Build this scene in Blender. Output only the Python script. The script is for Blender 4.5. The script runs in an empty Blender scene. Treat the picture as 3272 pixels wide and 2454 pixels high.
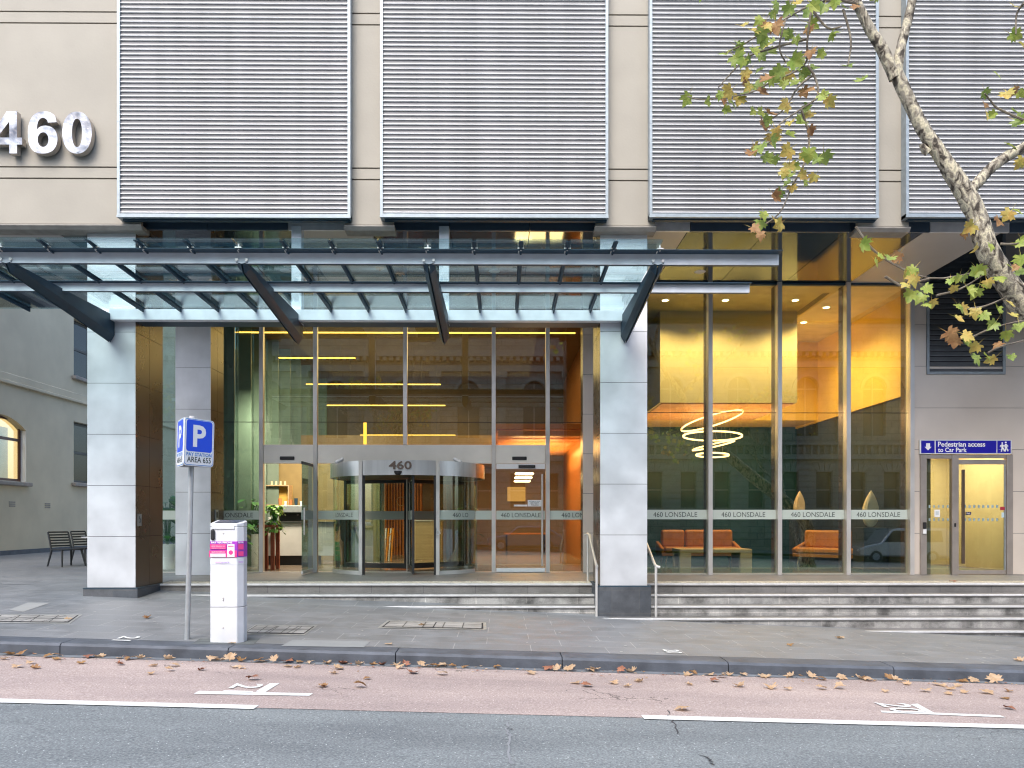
import bpy, bmesh, math, random
from mathutils import Vector, Matrix
random.seed(7)
R_ = math.radians
SC = bpy.context.scene
COL = SC.collection
# ---------------------------------------------------------------- camera model
F = 1662.0; PX0 = 1097.5; PY0 = 1122.0; TH = R_(0.5); CZ = 1.70; L = CZ - 1.24
def P(px, py, Y):
    u = (px - PX0) / F; v = (PY0 - py) / F
    dx = math.sin(TH) + u * math.cos(TH); dy = math.cos(TH) - u * math.sin(TH)
    t = Y / dy
    return Vector((dx * t, Y, CZ + v * t))
def PX(px, Y): return P(px, PY0, Y).x
def PZ(py, Y, px=1083): return P(px, py, Y).z
# ground profile: (Y, a, b): drop below the camera = a + b*X
PROF = [(-60, 1.6, .0277), (-17.5, 1.55, .0277), (-10.4, 1.66, .0277), (-10.0, 1.70, .0277)]
ROADP = [(-10.0, 1.85, .0277), (-1.0, 1.62, .0277), (5.5, 1.76, .0277), (7.1, 1.80, .0277), (9.46, 1.853, .030), (9.6, 1.848, .030)]
PAVP = [(9.6, 1.704, .030), (9.98, 1.70, .030), (13.95, 1.68, .0405), (17.2, 1.24, 0.0), (80, 1.24, 0.0)]
def gz(X, Y):
    T = ROADP if Y < 9.6 else PAVP
    if Y < -10.0: T = PROF
    if Y <= T[0][0]: a, b = T[0][1:]
    else:
        for p, q in zip(T, T[1:]):
            if Y <= q[0]:
                k = (Y - p[0]) / (q[0] - p[0]); a = p[1] + (q[1] - p[1]) * k; b = p[2] + (q[2] - p[2]) * k; break
    d = a + b * X
    if Y > 9.6: d = max(d, 1.24) if X < -6 else d
    return CZ - d
def G(px, py):
    Y = 4.0
    while Y < 40:
        p = P(px, py, Y)
        if p.z <= gz(p.x, Y): return Vector((p.x, Y, gz(p.x, Y)))
        Y += 0.01
    return P(px, py, 40)
# ---------------------------------------------------------------- materials
MATS = {}
def nodes(m):
    m.use_nodes = True; nt = m.node_tree; nt.nodes.clear(); return nt, nt.nodes, nt.links
def new(nt, t, **kw):
    n = nt.nodes.new(t)
    for k, v in kw.items():
        if k in n.inputs.keys() if hasattr(n, 'inputs') else False: n.inputs[k].default_value = v
        else: setattr(n, k, v)
    return n
def c4(c): return (c[0], c[1], c[2], 1)
def M(name, col, rough=.6, metal=0, var=.12, scale=3, col2=None, bump=0, bscale=60, spec=.5, emit=None, est=0, detail=6, stretch=None, coat=0, rvar=0, anis=0):
    if name in MATS: return MATS[name]
    m = bpy.data.materials.new(name); nt, N, K = nodes(m)
    out = new(nt, 'ShaderNodeOutputMaterial'); b = new(nt, 'ShaderNodeBsdfPrincipled')
    K.new(b.outputs[0], out.inputs[0])
    tc = new(nt, 'ShaderNodeTexCoord'); mp = new(nt, 'ShaderNodeMapping'); K.new(tc.outputs['Object'], mp.inputs[0])
    if stretch: mp.inputs['Scale'].default_value = stretch
    no = new(nt, 'ShaderNodeTexNoise'); no.inputs['Scale'].default_value = scale; no.inputs['Detail'].default_value = detail
    K.new(mp.outputs[0], no.inputs['Vector'])
    rp = new(nt, 'ShaderNodeValToRGB'); K.new(no.outputs[0], rp.inputs[0])
    rp.color_ramp.elements[0].position = .3; rp.color_ramp.elements[1].position = .7
    c2 = col2 if col2 else tuple(min(1, x * (1 + var)) for x in col)
    c1 = col if col2 else tuple(x * (1 - var) for x in col)
    rp.color_ramp.elements[0].color = c4(c1); rp.color_ramp.elements[1].color = c4(c2)
    K.new(rp.outputs[0], b.inputs['Base Color'])
    b.inputs['Roughness'].default_value = rough; b.inputs['Metallic'].default_value = metal
    b.inputs['Specular IOR Level'].default_value = spec
    b.inputs['Coat Weight'].default_value = coat
    if rvar:
        mr = new(nt, 'ShaderNodeMapRange'); K.new(no.outputs[0], mr.inputs[0])
        mr.inputs[1].default_value = .3; mr.inputs[2].default_value = .7
        mr.inputs[3].default_value = rough - rvar; mr.inputs[4].default_value = rough + rvar
        K.new(mr.outputs[0], b.inputs['Roughness'])
    if bump:
        n2 = new(nt, 'ShaderNodeTexNoise'); n2.inputs['Scale'].default_value = bscale; n2.inputs['Detail'].default_value = 4
        K.new(mp.outputs[0], n2.inputs['Vector'])
        bp = new(nt, 'ShaderNodeBump'); bp.inputs['Strength'].default_value = bump; bp.inputs['Distance'].default_value = .02
        K.new(n2.outputs[0], bp.inputs['Height']); K.new(bp.outputs[0], b.inputs['Normal'])
    if emit:
        b.inputs['Emission Color'].default_value = c4(emit); b.inputs['Emission Strength'].default_value = est
    MATS[name] = m; return m
def glass_mat(name, tint, base=.1, edge=.9, power=4.0, film=None, film_fac=0, wave=0):
    m = bpy.data.materials.new(name); nt, N, K = nodes(m)
    out = new(nt, 'ShaderNodeOutputMaterial')
    tr = new(nt, 'ShaderNodeBsdfTransparent'); tr.inputs[0].default_value = c4(tint)
    gl = new(nt, 'ShaderNodeBsdfGlossy'); gl.inputs['Roughness'].default_value = 0.0; gl.inputs[0].default_value = (1, 1, 1, 1)
    if wave:
        tc = new(nt, 'ShaderNodeTexCoord'); no = new(nt, 'ShaderNodeTexNoise'); no.inputs['Scale'].default_value = 1.3
        no.inputs['Detail'].default_value = 1
        K.new(tc.outputs['Object'], no.inputs['Vector'])
        bp = new(nt, 'ShaderNodeBump'); bp.inputs['Strength'].default_value = wave; bp.inputs['Distance'].default_value = .01
        K.new(no.outputs[0], bp.inputs['Height']); K.new(bp.outputs[0], gl.inputs['Normal'])
    lw = new(nt, 'ShaderNodeLayerWeight'); lw.inputs['Blend'].default_value = .5
    pw = new(nt, 'ShaderNodeMath'); pw.operation = 'POWER'; K.new(lw.outputs['Facing'], pw.inputs[0]); pw.inputs[1].default_value = power
    ml = new(nt, 'ShaderNodeMath'); ml.operation = 'MULTIPLY_ADD'; K.new(pw.outputs[0], ml.inputs[0]); ml.inputs[1].default_value = edge - base; ml.inputs[2].default_value = base
    mx = new(nt, 'ShaderNodeMixShader'); K.new(ml.outputs[0], mx.inputs[0]); K.new(tr.outputs[0], mx.inputs[1]); K.new(gl.outputs[0], mx.inputs[2])
    last = mx
    if film:
        df = new(nt, 'ShaderNodeBsdfDiffuse'); df.inputs[0].default_value = c4(film)
        mx2 = new(nt, 'ShaderNodeMixShader'); mx2.inputs[0].default_value = film_fac
        K.new(mx.outputs[0], mx2.inputs[1]); K.new(df.outputs[0], mx2.inputs[2]); last = mx2
    K.new(last.outputs[0], out.inputs[0])
    MATS[name] = m; return m
def emis(name, col, st):
    m = bpy.data.materials.new(name); nt, N, K = nodes(m)
    out = new(nt, 'ShaderNodeOutputMaterial'); e = new(nt, 'ShaderNodeEmission'); e.inputs[0].default_value = c4(col); e.inputs[1].default_value = st
    K.new(e.outputs[0], out.inputs[0]); MATS[name] = m; return m
def brickmat(name, col, col2, mortar, bw, bh, off=.5, msize=.008, rough=.6, bump=.3, blot=None, rot=0, axis='XY', loc=(0, 0, 0), fleck=0):
    m = bpy.data.materials.new(name); nt, N, K = nodes(m)
    out = new(nt, 'ShaderNodeOutputMaterial'); b = new(nt, 'ShaderNodeBsdfPrincipled'); K.new(b.outputs[0], out.inputs[0])
    tc = new(nt, 'ShaderNodeTexCoord'); mp = new(nt, 'ShaderNodeMapping'); K.new(tc.outputs['Object'], mp.inputs[0])
    mp.inputs['Location'].default_value = loc
    if axis == 'XZ': mp.inputs['Rotation'].default_value = (R_(-90), 0, 0)
    br = new(nt, 'ShaderNodeTexBrick'); br.offset = off; br.inputs['Scale'].default_value = 1
    br.inputs['Color1'].default_value = c4(col); br.inputs['Color2'].default_value = c4(col2); br.inputs['Mortar'].default_value = c4(mortar)
    br.inputs['Brick Width'].default_value = bw; br.inputs['Row Height'].default_value = bh; br.inputs['Mortar Size'].default_value = msize
    br.inputs['Mortar Smooth'].default_value = .1; br.inputs['Bias'].default_value = 0
    K.new(mp.outputs[0], br.inputs['Vector'])
    no = new(nt, 'ShaderNodeTexNoise'); no.inputs['Scale'].default_value = 2.2; no.inputs['Detail'].default_value = 8; no.inputs['Roughness'].default_value = .65
    K.new(tc.outputs['Object'], no.inputs['Vector'])
    rp = new(nt, 'ShaderNodeValToRGB'); K.new(no.outputs[0], rp.inputs[0])
    lo, hi = blot or (.8, 1.2)
    rp.color_ramp.elements[0].position = .36; rp.color_ramp.elements[0].color = (lo, lo, lo, 1)
    rp.color_ramp.elements[1].position = .64; rp.color_ramp.elements[1].color = (hi, hi, hi, 1)
    mx = new(nt, 'ShaderNodeMix'); mx.data_type = 'RGBA'; mx.blend_type = 'MULTIPLY'; mx.inputs[0].default_value = 1
    K.new(br.outputs[0], mx.inputs[6]); K.new(rp.outputs[0], mx.inputs[7]); last = mx.outputs[2]
    n3 = new(nt, 'ShaderNodeTexNoise'); n3.inputs['Scale'].default_value = 90; n3.inputs['Detail'].default_value = 3
    K.new(tc.outputs['Object'], n3.inputs['Vector'])
    r3 = new(nt, 'ShaderNodeValToRGB'); K.new(n3.outputs[0], r3.inputs[0])
    r3.color_ramp.elements[0].position = .3; r3.color_ramp.elements[0].color = (.85, .85, .85, 1); r3.color_ramp.elements[1].position = .7; r3.color_ramp.elements[1].color = (1.15, 1.15, 1.15, 1)
    m3 = new(nt, 'ShaderNodeMix'); m3.data_type = 'RGBA'; m3.blend_type = 'MULTIPLY'; m3.inputs[0].default_value = 1
    K.new(last, m3.inputs[6]); K.new(r3.outputs[0], m3.inputs[7]); last = m3.outputs[2]
    K.new(last, b.inputs['Base Color'])
    mr = new(nt, 'ShaderNodeMapRange'); K.new(no.outputs[0], mr.inputs[0]); mr.inputs[1].default_value = .3; mr.inputs[2].default_value = .7
    mr.inputs[3].default_value = rough - .12; mr.inputs[4].default_value = rough + .12; K.new(mr.outputs[0], b.inputs['Roughness'])
    bp = new(nt, 'ShaderNodeBump'); bp.inputs['Strength'].default_value = bump; bp.inputs['Distance'].default_value = .01; bp.invert = True
    K.new(br.outputs['Fac'], bp.inputs['Height']); K.new(bp.outputs[0], b.inputs['Normal'])
    MATS[name] = m; return m
def asphalt(name, col, dark, light, crack=.5, rough=.9):
    m = bpy.data.materials.new(name); nt, N, K = nodes(m)
    out = new(nt, 'ShaderNodeOutputMaterial'); b = new(nt, 'ShaderNodeBsdfPrincipled'); K.new(b.outputs[0], out.inputs[0])
    tc = new(nt, 'ShaderNodeTexCoord')
    def noise(s, d=4, r=.6):
        n = new(nt, 'ShaderNodeTexNoise'); n.inputs['Scale'].default_value = s; n.inputs['Detail'].default_value = d; n.inputs['Roughness'].default_value = r
        K.new(tc.outputs['Object'], n.inputs['Vector']); return n
    n1 = noise(55, 3, .7); r1 = new(nt, 'ShaderNodeValToRGB'); K.new(n1.outputs[0], r1.inputs[0])
    e = r1.color_ramp.elements; e[0].position = .36; e[0].color = c4(dark); e[1].position = .62; e[1].color = c4(col)
    x = e.new(.74); x.color = c4(light)
    n2 = noise(.9, 6, .6); mpa = new(nt, 'ShaderNodeMapping'); mpa.inputs['Scale'].default_value = (.35, 1.5, 1); K.new(tc.outputs['Object'], mpa.inputs[0]); K.new(mpa.outputs[0], n2.inputs['Vector']); r2 = new(nt, 'ShaderNodeValToRGB'); K.new(n2.outputs[0], r2.inputs[0])
    e = r2.color_ramp.elements; e[0].position = .3; e[0].color = (.76, .76, .78, 1); e[1].position = .7; e[1].color = (1.14, 1.14, 1.13, 1)
    mx = new(nt, 'ShaderNodeMix'); mx.data_type = 'RGBA'; mx.blend_type = 'MULTIPLY'; mx.inputs[0].default_value = 1
    K.new(r1.outputs[0], mx.inputs[6]); K.new(r2.outputs[0], mx.inputs[7])
    # chips of pale stone
    vo = new(nt, 'ShaderNodeTexVoronoi'); vo.inputs['Scale'].default_value = 26; K.new(tc.outputs['Object'], vo.inputs['Vector'])
    lt = new(nt, 'ShaderNodeMath'); lt.operation = 'LESS_THAN'; lt.inputs[1].default_value = .13; K.new(vo.outputs['Distance'], lt.inputs[0])
    sx = new(nt, 'ShaderNodeSeparateColor'); K.new(vo.outputs['Color'], sx.inputs[0])
    g2 = new(nt, 'ShaderNodeMath'); g2.operation = 'GREATER_THAN'; g2.inputs[1].default_value = .8; K.new(sx.outputs[0], g2.inputs[0])
    mm = new(nt, 'ShaderNodeMath'); mm.operation = 'MULTIPLY'; K.new(lt.outputs[0], mm.inputs[0]); K.new(g2.outputs[0], mm.inputs[1])
    m2 = new(nt, 'ShaderNodeMix'); m2.data_type = 'RGBA'; K.new(mm.outputs[0], m2.inputs[0]); K.new(mx.outputs[2], m2.inputs[6]); m2.inputs[7].default_value = c4([min(1, v * 1.5) for v in light])
    last = m2.outputs[2]
    # fine cracks
    v2 = new(nt, 'ShaderNodeTexVoronoi'); v2.feature = 'DISTANCE_TO_EDGE'; v2.inputs['Scale'].default_value = 2.6
    wn = noise(3, 5, .6); ad = new(nt, 'ShaderNodeMix'); ad.data_type = 'RGBA'; ad.blend_type = 'ADD'; ad.inputs[0].default_value = .35
    K.new(tc.outputs['Object'], ad.inputs[6]); K.new(wn.outputs[1], ad.inputs[7]); K.new(ad.outputs[2], v2.inputs['Vector'])
    l2 = new(nt, 'ShaderNodeMath'); l2.operation = 'LESS_THAN'; l2.inputs[1].default_value = .012; K.new(v2.outputs['Distance'], l2.inputs[0])
    n4 = noise(.7, 2); g4 = new(nt, 'ShaderNodeMath'); g4.operation = 'GREATER_THAN'; g4.inputs[1].default_value = .62; K.new(n4.outputs[0], g4.inputs[0])
    m4 = new(nt, 'ShaderNodeMath'); m4.operation = 'MULTIPLY'; K.new(l2.outputs[0], m4.inputs[0]); K.new(g4.outputs[0], m4.inputs[1])
    m5 = new(nt, 'ShaderNodeMath'); m5.operation = 'MULTIPLY'; K.new(m4.outputs[0], m5.inputs[0]); m5.inputs[1].default_value = crack
    m3 = new(nt, 'ShaderNodeMix'); m3.data_type = 'RGBA'; K.new(m5.outputs[0], m3.inputs[0]); K.new(last, m3.inputs[6]); m3.inputs[7].default_value = c4([v * .3 for v in dark])
    K.new(m3.outputs[2], b.inputs['Base Color'])
    b.inputs['Roughness'].default_value = rough
    bp = new(nt, 'ShaderNodeBump'); bp.inputs['Strength'].default_value = .5; bp.inputs['Distance'].default_value = .006
    K.new(n1.outputs[0], bp.inputs['Height']); K.new(bp.outputs[0], b.inputs['Normal'])
    MATS[name] = m; return m
# ---------------------------------------------------------------- mesh builder
class MB:
    def __init__(s): s.v = []; s.f = []; s.m = []
    def add(s, vs, fs, mi=0):
        o = len(s.v); s.v += [tuple(x) for x in vs]
        for f in fs: s.f.append(tuple(o + i for i in f)); s.m.append(mi)
        return s
    def box(s, x0, x1, y0, y1, z0, z1, mi=0):
        if x0 > x1: x0, x1 = x1, x0
        if y0 > y1: y0, y1 = y1, y0
        if z0 > z1: z0, z1 = z1, z0
        return s.add([(x0, y0, z0), (x1, y0, z0), (x1, y1, z0), (x0, y1, z0), (x0, y0, z1), (x1, y0, z1), (x1, y1, z1), (x0, y1, z1)],
            [(0, 3, 2, 1), (4, 5, 6, 7), (0, 1, 5, 4), (1, 2, 6, 5), (2, 3, 7, 6), (3, 0, 4, 7)], mi)
    def prism(s, poly, axis, a0, a1, mi=0, caps=True):
        # poly: list of 2D points; axis 'x' -> (y,z), 'y' -> (x,z), 'z' -> (x,y)
        def mk(p, a):
            return {'x': (a, p[0], p[1]), 'y': (p[0], a, p[1]), 'z': (p[0], p[1], a)}[axis]
        n = len(poly); vs = [mk(p, a0) for p in poly] + [mk(p, a1) for p in poly]
        fs = [(i, (i + 1) % n, n + (i + 1) % n, n + i) for i in range(n)]
        if caps: fs += [tuple(range(n))[::-1], tuple(range(n, 2 * n))]
        return s.add(vs, fs, mi)
    def tube(s, pts, r, n=8, mi=0, caps=True):
        pts = [Vector(p) for p in pts]; rs = r if isinstance(r, (list, tuple)) else [r] * len(pts)
        o = len(s.v); up = None
        for i, p in enumerate(pts):
            d = (pts[min(i + 1, len(pts) - 1)] - pts[max(i - 1, 0)]).normalized()
            if up is None: up = Vector((0, 0, 1)) if abs(d.z) < .9 else Vector((1, 0, 0))
            a = d.cross(up).normalized(); b = a.cross(d).normalized(); up = b
            for k in range(n):
                t = 2 * math.pi * k / n
                s.v.append(tuple(p + (a * math.cos(t) + b * math.sin(t)) * rs[i]))
        for i in range(len(pts) - 1):
            for k in range(n):
                s.f.append((o + i * n + k, o + i * n + (k + 1) % n, o + (i + 1) * n + (k + 1) % n, o + (i + 1) * n + k)); s.m.append(mi)
        if caps:
            s.f.append(tuple(o + k for k in range(n))[::-1]); s.m.append(mi)
            e = o + (len(pts) - 1) * n; s.f.append(tuple(e + k for k in range(n))); s.m.append(mi)
        return s
    def lathe(s, prof, cx, cy, n=24, mi=0, a0=0, a1=2 * math.pi):
        o = len(s.v); full = abs(a1 - a0 - 2 * math.pi) < 1e-6; cols = n if full else n + 1
        for k in range(cols):
            t = a0 + (a1 - a0) * k / n
            for r, z in prof: s.v.append((cx + r * math.sin(t), cy - r * math.cos(t), z))
        m = len(prof)
        for k in range(n):
            k2 = (k + 1) % cols
            for i in range(m - 1):
                s.f.append((o + k * m + i, o + k2 * m + i, o + k2 * m + i + 1, o + k * m + i + 1)); s.m.append(mi)
        return s
    def mesh(s, me, mat, mi=0):
        return s.add([mat @ v.co for v in me.vertices], [tuple(p.vertices) for p in me.polygons], mi)
    def build(s, name, mats, parent=None, smooth=False, bevel=0, seg=1, fix=True):
        me = bpy.data.meshes.new(name); me.from_pydata(s.v, [], s.f)
        if not isinstance(mats, (list, tuple)): mats = [mats]
        for m in mats: me.materials.append(m)
        me.polygons.foreach_set('material_index', s.m)
        if fix:
            bm = bmesh.new(); bm.from_mesh(me); bmesh.ops.recalc_face_normals(bm, faces=bm.faces); bm.to_mesh(me); bm.free()
        if smooth:
            me.polygons.foreach_set('use_smooth', [True] * len(me.polygons))
            try: me.set_sharp_from_angle(angle=R_(35))
            except Exception: pass
        me.update()
        o = bpy.data.objects.new(name, me); COL.objects.link(o)
        if parent: attach(o, parent)
        if bevel:
            b = o.modifiers.new('bevel', 'BEVEL'); b.width = bevel; b.segments = seg; b.limit_method = 'ANGLE'; b.angle_limit = R_(40)
        return o
def wloc(p):
    l = p.location.copy()
    while p.parent: p = p.parent; l = l + p.location * 0
    return l
def attach(o, p):
    o.parent = p
    if p.parent is None and p.type == 'EMPTY': o.matrix_parent_inverse = Matrix.Translation(-p.location)
def thing(name, label, cat, loc, group=None):
    o = bpy.data.objects.new(name, None); o.empty_display_size = .1; COL.objects.link(o); o.location = loc
    o['label'] = label; o['category'] = cat
    if group: o['group'] = group
    return o
def tag(o, label, cat, group=None):
    o['label'] = label; o['category'] = cat
    if group: o['group'] = group
    return o
def kind(o, k): o['kind'] = k; return o
def kids(o): return [c for c in bpy.data.objects if c.parent == o]
def dup(root, loc, rotz=0, label=None, scale=None):
    src = kids(root); r = root.copy(); COL.objects.link(r); r.location = loc; r.rotation_euler = (0, 0, rotz)
    if scale: r.scale = (scale,) * 3
    if label: r['label'] = label
    for ch in src:
        c = ch.copy(); COL.objects.link(c); c.parent = r
        for g in kids(ch):
            d = g.copy(); COL.objects.link(d); d.parent = c
    return r
def textmesh(s, size=1, extrude=0, offset=0, align='CENTER', w=None, h=None, line=1.0, res=3):
    cu = bpy.data.curves.new('t', 'FONT'); cu.body = s; cu.size = size; cu.extrude = extrude; cu.offset = offset; cu.align_x = align; cu.resolution_u = res; cu.space_line = line
    ob = bpy.data.objects.new('t', cu); COL.objects.link(ob); dg = bpy.context.evaluated_depsgraph_get(); dg.update()
    me = bpy.data.meshes.new_from_object(ob.evaluated_get(dg)); bpy.data.objects.remove(ob); bpy.data.curves.remove(cu)
    xs = [v.co.x for v in me.vertices]; ys = [v.co.y for v in me.vertices]
    sx = w / (max(xs) - min(xs)) if w else 1; sy = h / (max(ys) - min(ys)) if h else 1
    if w and not h: sy = sx
    if h and not w: sx = sy
    cx = (max(xs) + min(xs)) / 2; cy = (max(ys) + min(ys)) / 2
    for v in me.vertices: v.co.x = (v.co.x - cx) * sx; v.co.y = (v.co.y - cy) * sy
    return me
FACE = Matrix(((1, 0, 0, 0), (0, 0, -1, 0), (0, 1, 0, 0), (0, 0, 0, 1)))   # text plane -> faces the street
def put(x, y, z): return Matrix.Translation((x, y, z)) @ FACE
# ---------------------------------------------------------------- palette
concrete = M('concrete_panel', (.37, .345, .295), .75, var=.06, scale=1.3, bump=.08, bscale=25)
concrete_trim = M('concrete_trim', (.30, .28, .25), .7, var=.15, scale=6)
groove = M('groove_dark', (.015, .015, .02), .8)
alu = M('louvre_face_shaded', (.235, .232, .235), .5, .1, var=.12, scale=1.5, stretch=(2.5, 1, .12))  # same metal as the nosing, darkened for the shaded blade faces
alu_lit = M('louvre_nosing_lit', (.80, .81, .82), .4, .2, var=.06, scale=1.5, stretch=(2.5, 1, .12))  # lightened for the sky light that the blade noses catch
aluf = M('frame_aluminium', (.33, .38, .41), .45, .4, var=.12, scale=9)
steel = M('brushed_steel', (.72, .70, .67), .38, .6, var=.05, scale=2, bump=.05, bscale=1.2, rvar=.06)
panelsteel = M('column_steel', (.73, .75, .78), .43, .45, var=.09, scale=2.2, bump=.08, bscale=1.2, rvar=.06)
bronze = M('bronze_steel', (.13, .10, .08), .28, .5, var=.06, scale=1, bump=.03, bscale=.8, rvar=.03)
frameb = M('door_frame_steel', (.40, .36, .33), .35, .5)
claddark = M('cladding_steel', (.74, .66, .58), .36, .35, var=.05, scale=1, bump=.1, bscale=1.0, rvar=.06)
navy = M('navy_steel', (.014, .045, .075), .5, 0, var=.15, scale=4)
beamgrey = M('beam_grey', (.74, .80, .86), .5, 0, var=.08, scale=4)
mirror = M('soffit_gloss', (.055, .085, .115), .06, .9, var=.05, scale=.6)
greypanel = M('soffit_grey', (.50, .49, .48), .45, .1, var=.05, scale=1)
fasciaL = M('fascia_light', (.72, .74, .76), .4, .2, var=.08, scale=6)
fasciaD = M('fascia_dark', (.07, .11, .16), .35, .2, var=.1, scale=3)
plinthm = brickmat('bluestone_plinth', (.07, .08, .095), (.085, .09, .10), (.10, .10, .10), .5, .42, 0, .004, .55, .2, (.75, 1.35), axis='XZ')
riserm = brickmat('bluestone_riser', (.24, .24, .235), (.29, .285, .275), (.38, .37, .35), .95, .5, .5, .008, .8, .2, (.32, 1.6), axis='XZ')
nosingm = M('nosing', (.52, .53, .54), .6, 0, var=.12, scale=7)
paver = brickmat('bluestone_paver', (.165, .178, .192), (.19, .20, .213), (.30, .31, .32), 1.02, .5, .42, .0055, .55, .15, (.82, 1.14), loc=(.2, .02, 0))
landm = brickmat('landing_paver', (.16, .155, .15), (.19, .185, .18), (.10, .10, .10), 1.0, .6, .5, .006, .5, .15, (.8, 1.15))
tactile = M('tactile_cream', (.52, .49, .42), .7, var=.18, scale=6)
kerbm = M('kerb_bluestone', (.075, .088, .11), .6, var=.3, scale=3.5, bump=.2, bscale=30)
gutterm = M('gutter_bluestone', (.16, .18, .20), .6, var=.2, scale=4, bump=.2)
asph = asphalt('asphalt_grey', (.235, .265, .27), (.115, .13, .14), (.45, .48, .48))
pink = asphalt('asphalt_red', (.45, .375, .35), (.27, .215, .20), (.60, .54, .52), crack=.9)
paint = M('road_paint', (.74, .77, .76), .6, var=.08, scale=12, col2=(.60, .62, .62), bump=.2, bscale=40)
darkpane = glass_mat('dark_pane', (.35, .38, .38), .05, .25, 4)
clear = glass_mat('clear_glass', (.80, .88, .84), .13, .95, 3.5)
lounge_glass = glass_mat('lounge_glass', (.84, .90, .85), .12, .95, 3.5)
canopy_glass = glass_mat('canopy_glass', (.80, .92, .93), .08, .9, 4)
film = glass_mat('frosted_film', (.75, .85, .80), .12, .9, 4, film=(.62, .70, .65), film_fac=.75)
letter = M('lettering_dark', (.03, .04, .04), .5)
white = M('white_paint', (.75, .77, .79), .4, var=.03)
black = M('black_plastic', (.02, .02, .022), .45)
render_ = M('neighbour_render', (.60, .55, .41), .85, var=.08, scale=.9, bump=.1, bscale=12)
amber = M('amber_wall', (.82, .54, .12), .55, var=.08, scale=1.2)
amberceil = M('amber_ceiling', (.75, .50, .22), .6, var=.04)
creamwall = M('cream_wall', (.70, .58, .36), .6, var=.04)
darkwall = M('dark_wall', (.035, .045, .045), .4, var=.2)
tealwall = M('teal_wall', (.012, .06, .07), .4, var=.2)
olive = M('olive_wall', (.17, .13, .07), .55, var=.1)
copper = M('copper_panel', (.50, .20, .06), .35, .3, var=.1)
timber = M('timber', (.33, .14, .05), .5, var=.25, scale=6, stretch=(1, 1, .15))
paletimber = M('pale_timber', (.50, .38, .22), .5, var=.18, scale=4, stretch=(.2, 1, 3))
marble = M('marble', (.70, .72, .71), .25, var=.0, scale=1.6, col2=(.50, .53, .52), detail=12)
leather = M('tan_leather', (.50, .21, .04), .42, var=.14, scale=8, bump=.15, bscale=9)
leaf_g = M('leaf_green', (.18, .28, .06), .5, var=.2, scale=9, col2=(.34, .42, .10))
leaf_y = M('leaf_yellow', (.50, .48, .12), .5, scale=9, col2=(.58, .38, .10))
leaf_b = M('leaf_brown', (.26, .12, .05), .6, scale=12, col2=(.46, .28, .12))
leaf_t = M('leaf_tan', (.66, .50, .34), .65, scale=14, col2=(.52, .34, .19))
leaf_r = M('leaf_rust', (.30, .13, .07), .65, scale=14, col2=(.20, .08, .05))
plantg = M('plant_green', (.03, .12, .03), .4, scale=7, col2=(.06, .20, .05))
plantb = M('plant_bright', (.10, .32, .03), .4, scale=7, col2=(.2, .45, .06))
def inrange(a, b): return a
# ---------------------------------------------------------------- ground sheets
def strip(name, mat, X0, X1, ys, dz=0, nx=30, prof=None):
    mb = MB(); fn = prof or gz
    for i in range(nx):
        xa = X0 + (X1 - X0) * i / nx; xb = X0 + (X1 - X0) * (i + 1) / nx
        for a, b in zip(ys, ys[1:]):
            mb.add([(xa, a, fn(xa, a) + dz), (xb, a, fn(xb, a) + dz), (xb, b, fn(xb, b) + dz), (xa, b, fn(xa, b) + dz)], [(0, 1, 2, 3)])
    return kind(mb.build(name, mat, fix=False), 'structure')
g = MB(); g.add([(-300, -300, -2.6), (300, -300, -2.6), (300, 300, -2.6), (-300, 300, -2.6)], [(0, 1, 2, 3)])
kind(g.build('ground', asph, fix=False), 'structure')
strip('road', asph, -45, 45, [-9.99, -6, -1, 2, 5.5, 7.1, 7.15])
strip('parking_lane', pink, -45, 45, [7.1, 8.2, 9.46], .004)
strip('gutter', gutterm, -45, 45, [9.46, 9.62], .006, prof=lambda x, y: CZ - 1.852 - .03 * x)
def flatpav(x, y): return gz(x, y)
e = 9.985
strip('pavement', paver, -45, 45, [e, 11, 12, 13, 13.95, 15.2])
strip('plaza', paver, -45, -6.6, [15.2, 16.2, 17.2, 30, 60], 0)
strip('far_pavement', paver, -45, 45, [-16.5, -10.4], .1)
# kerb blocks
def kerb(name, Ya, Yb, x0, x1, dirn):
    mb = MB(); x = x0; w = 2.08
    while x < x1:
        a, b = x + .006, min(x + w, x1) - .006
        def zt(xx): return CZ - (1.704 if dirn > 0 else 1.70) - (.030 if dirn > 0 else .0277) * xx
        def pr(xx):
            t = zt(xx); return [(xx, Ya, t - .35), (xx, Ya, t - .03), (xx, Ya + .03 * dirn, t), (xx, Yb, t + (.004 if dirn > 0 else 0)), (xx, Yb, t - .35)]
        va = pr(a); vb = pr(b)
        mb.add(va + vb, [(i, (i + 1) % 5, 5 + (i + 1) % 5, 5 + i) for i in range(5)] + [(0, 1, 2, 3, 4), (9, 8, 7, 6, 5)])
        x += w
    return kind(mb.build(name, kerbm), 'structure')
kerb('kerb', 9.6, 9.975, -45, 45, 1)
kerb('far_kerb', -10.0, -10.38, -45, 45, -1)
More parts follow.
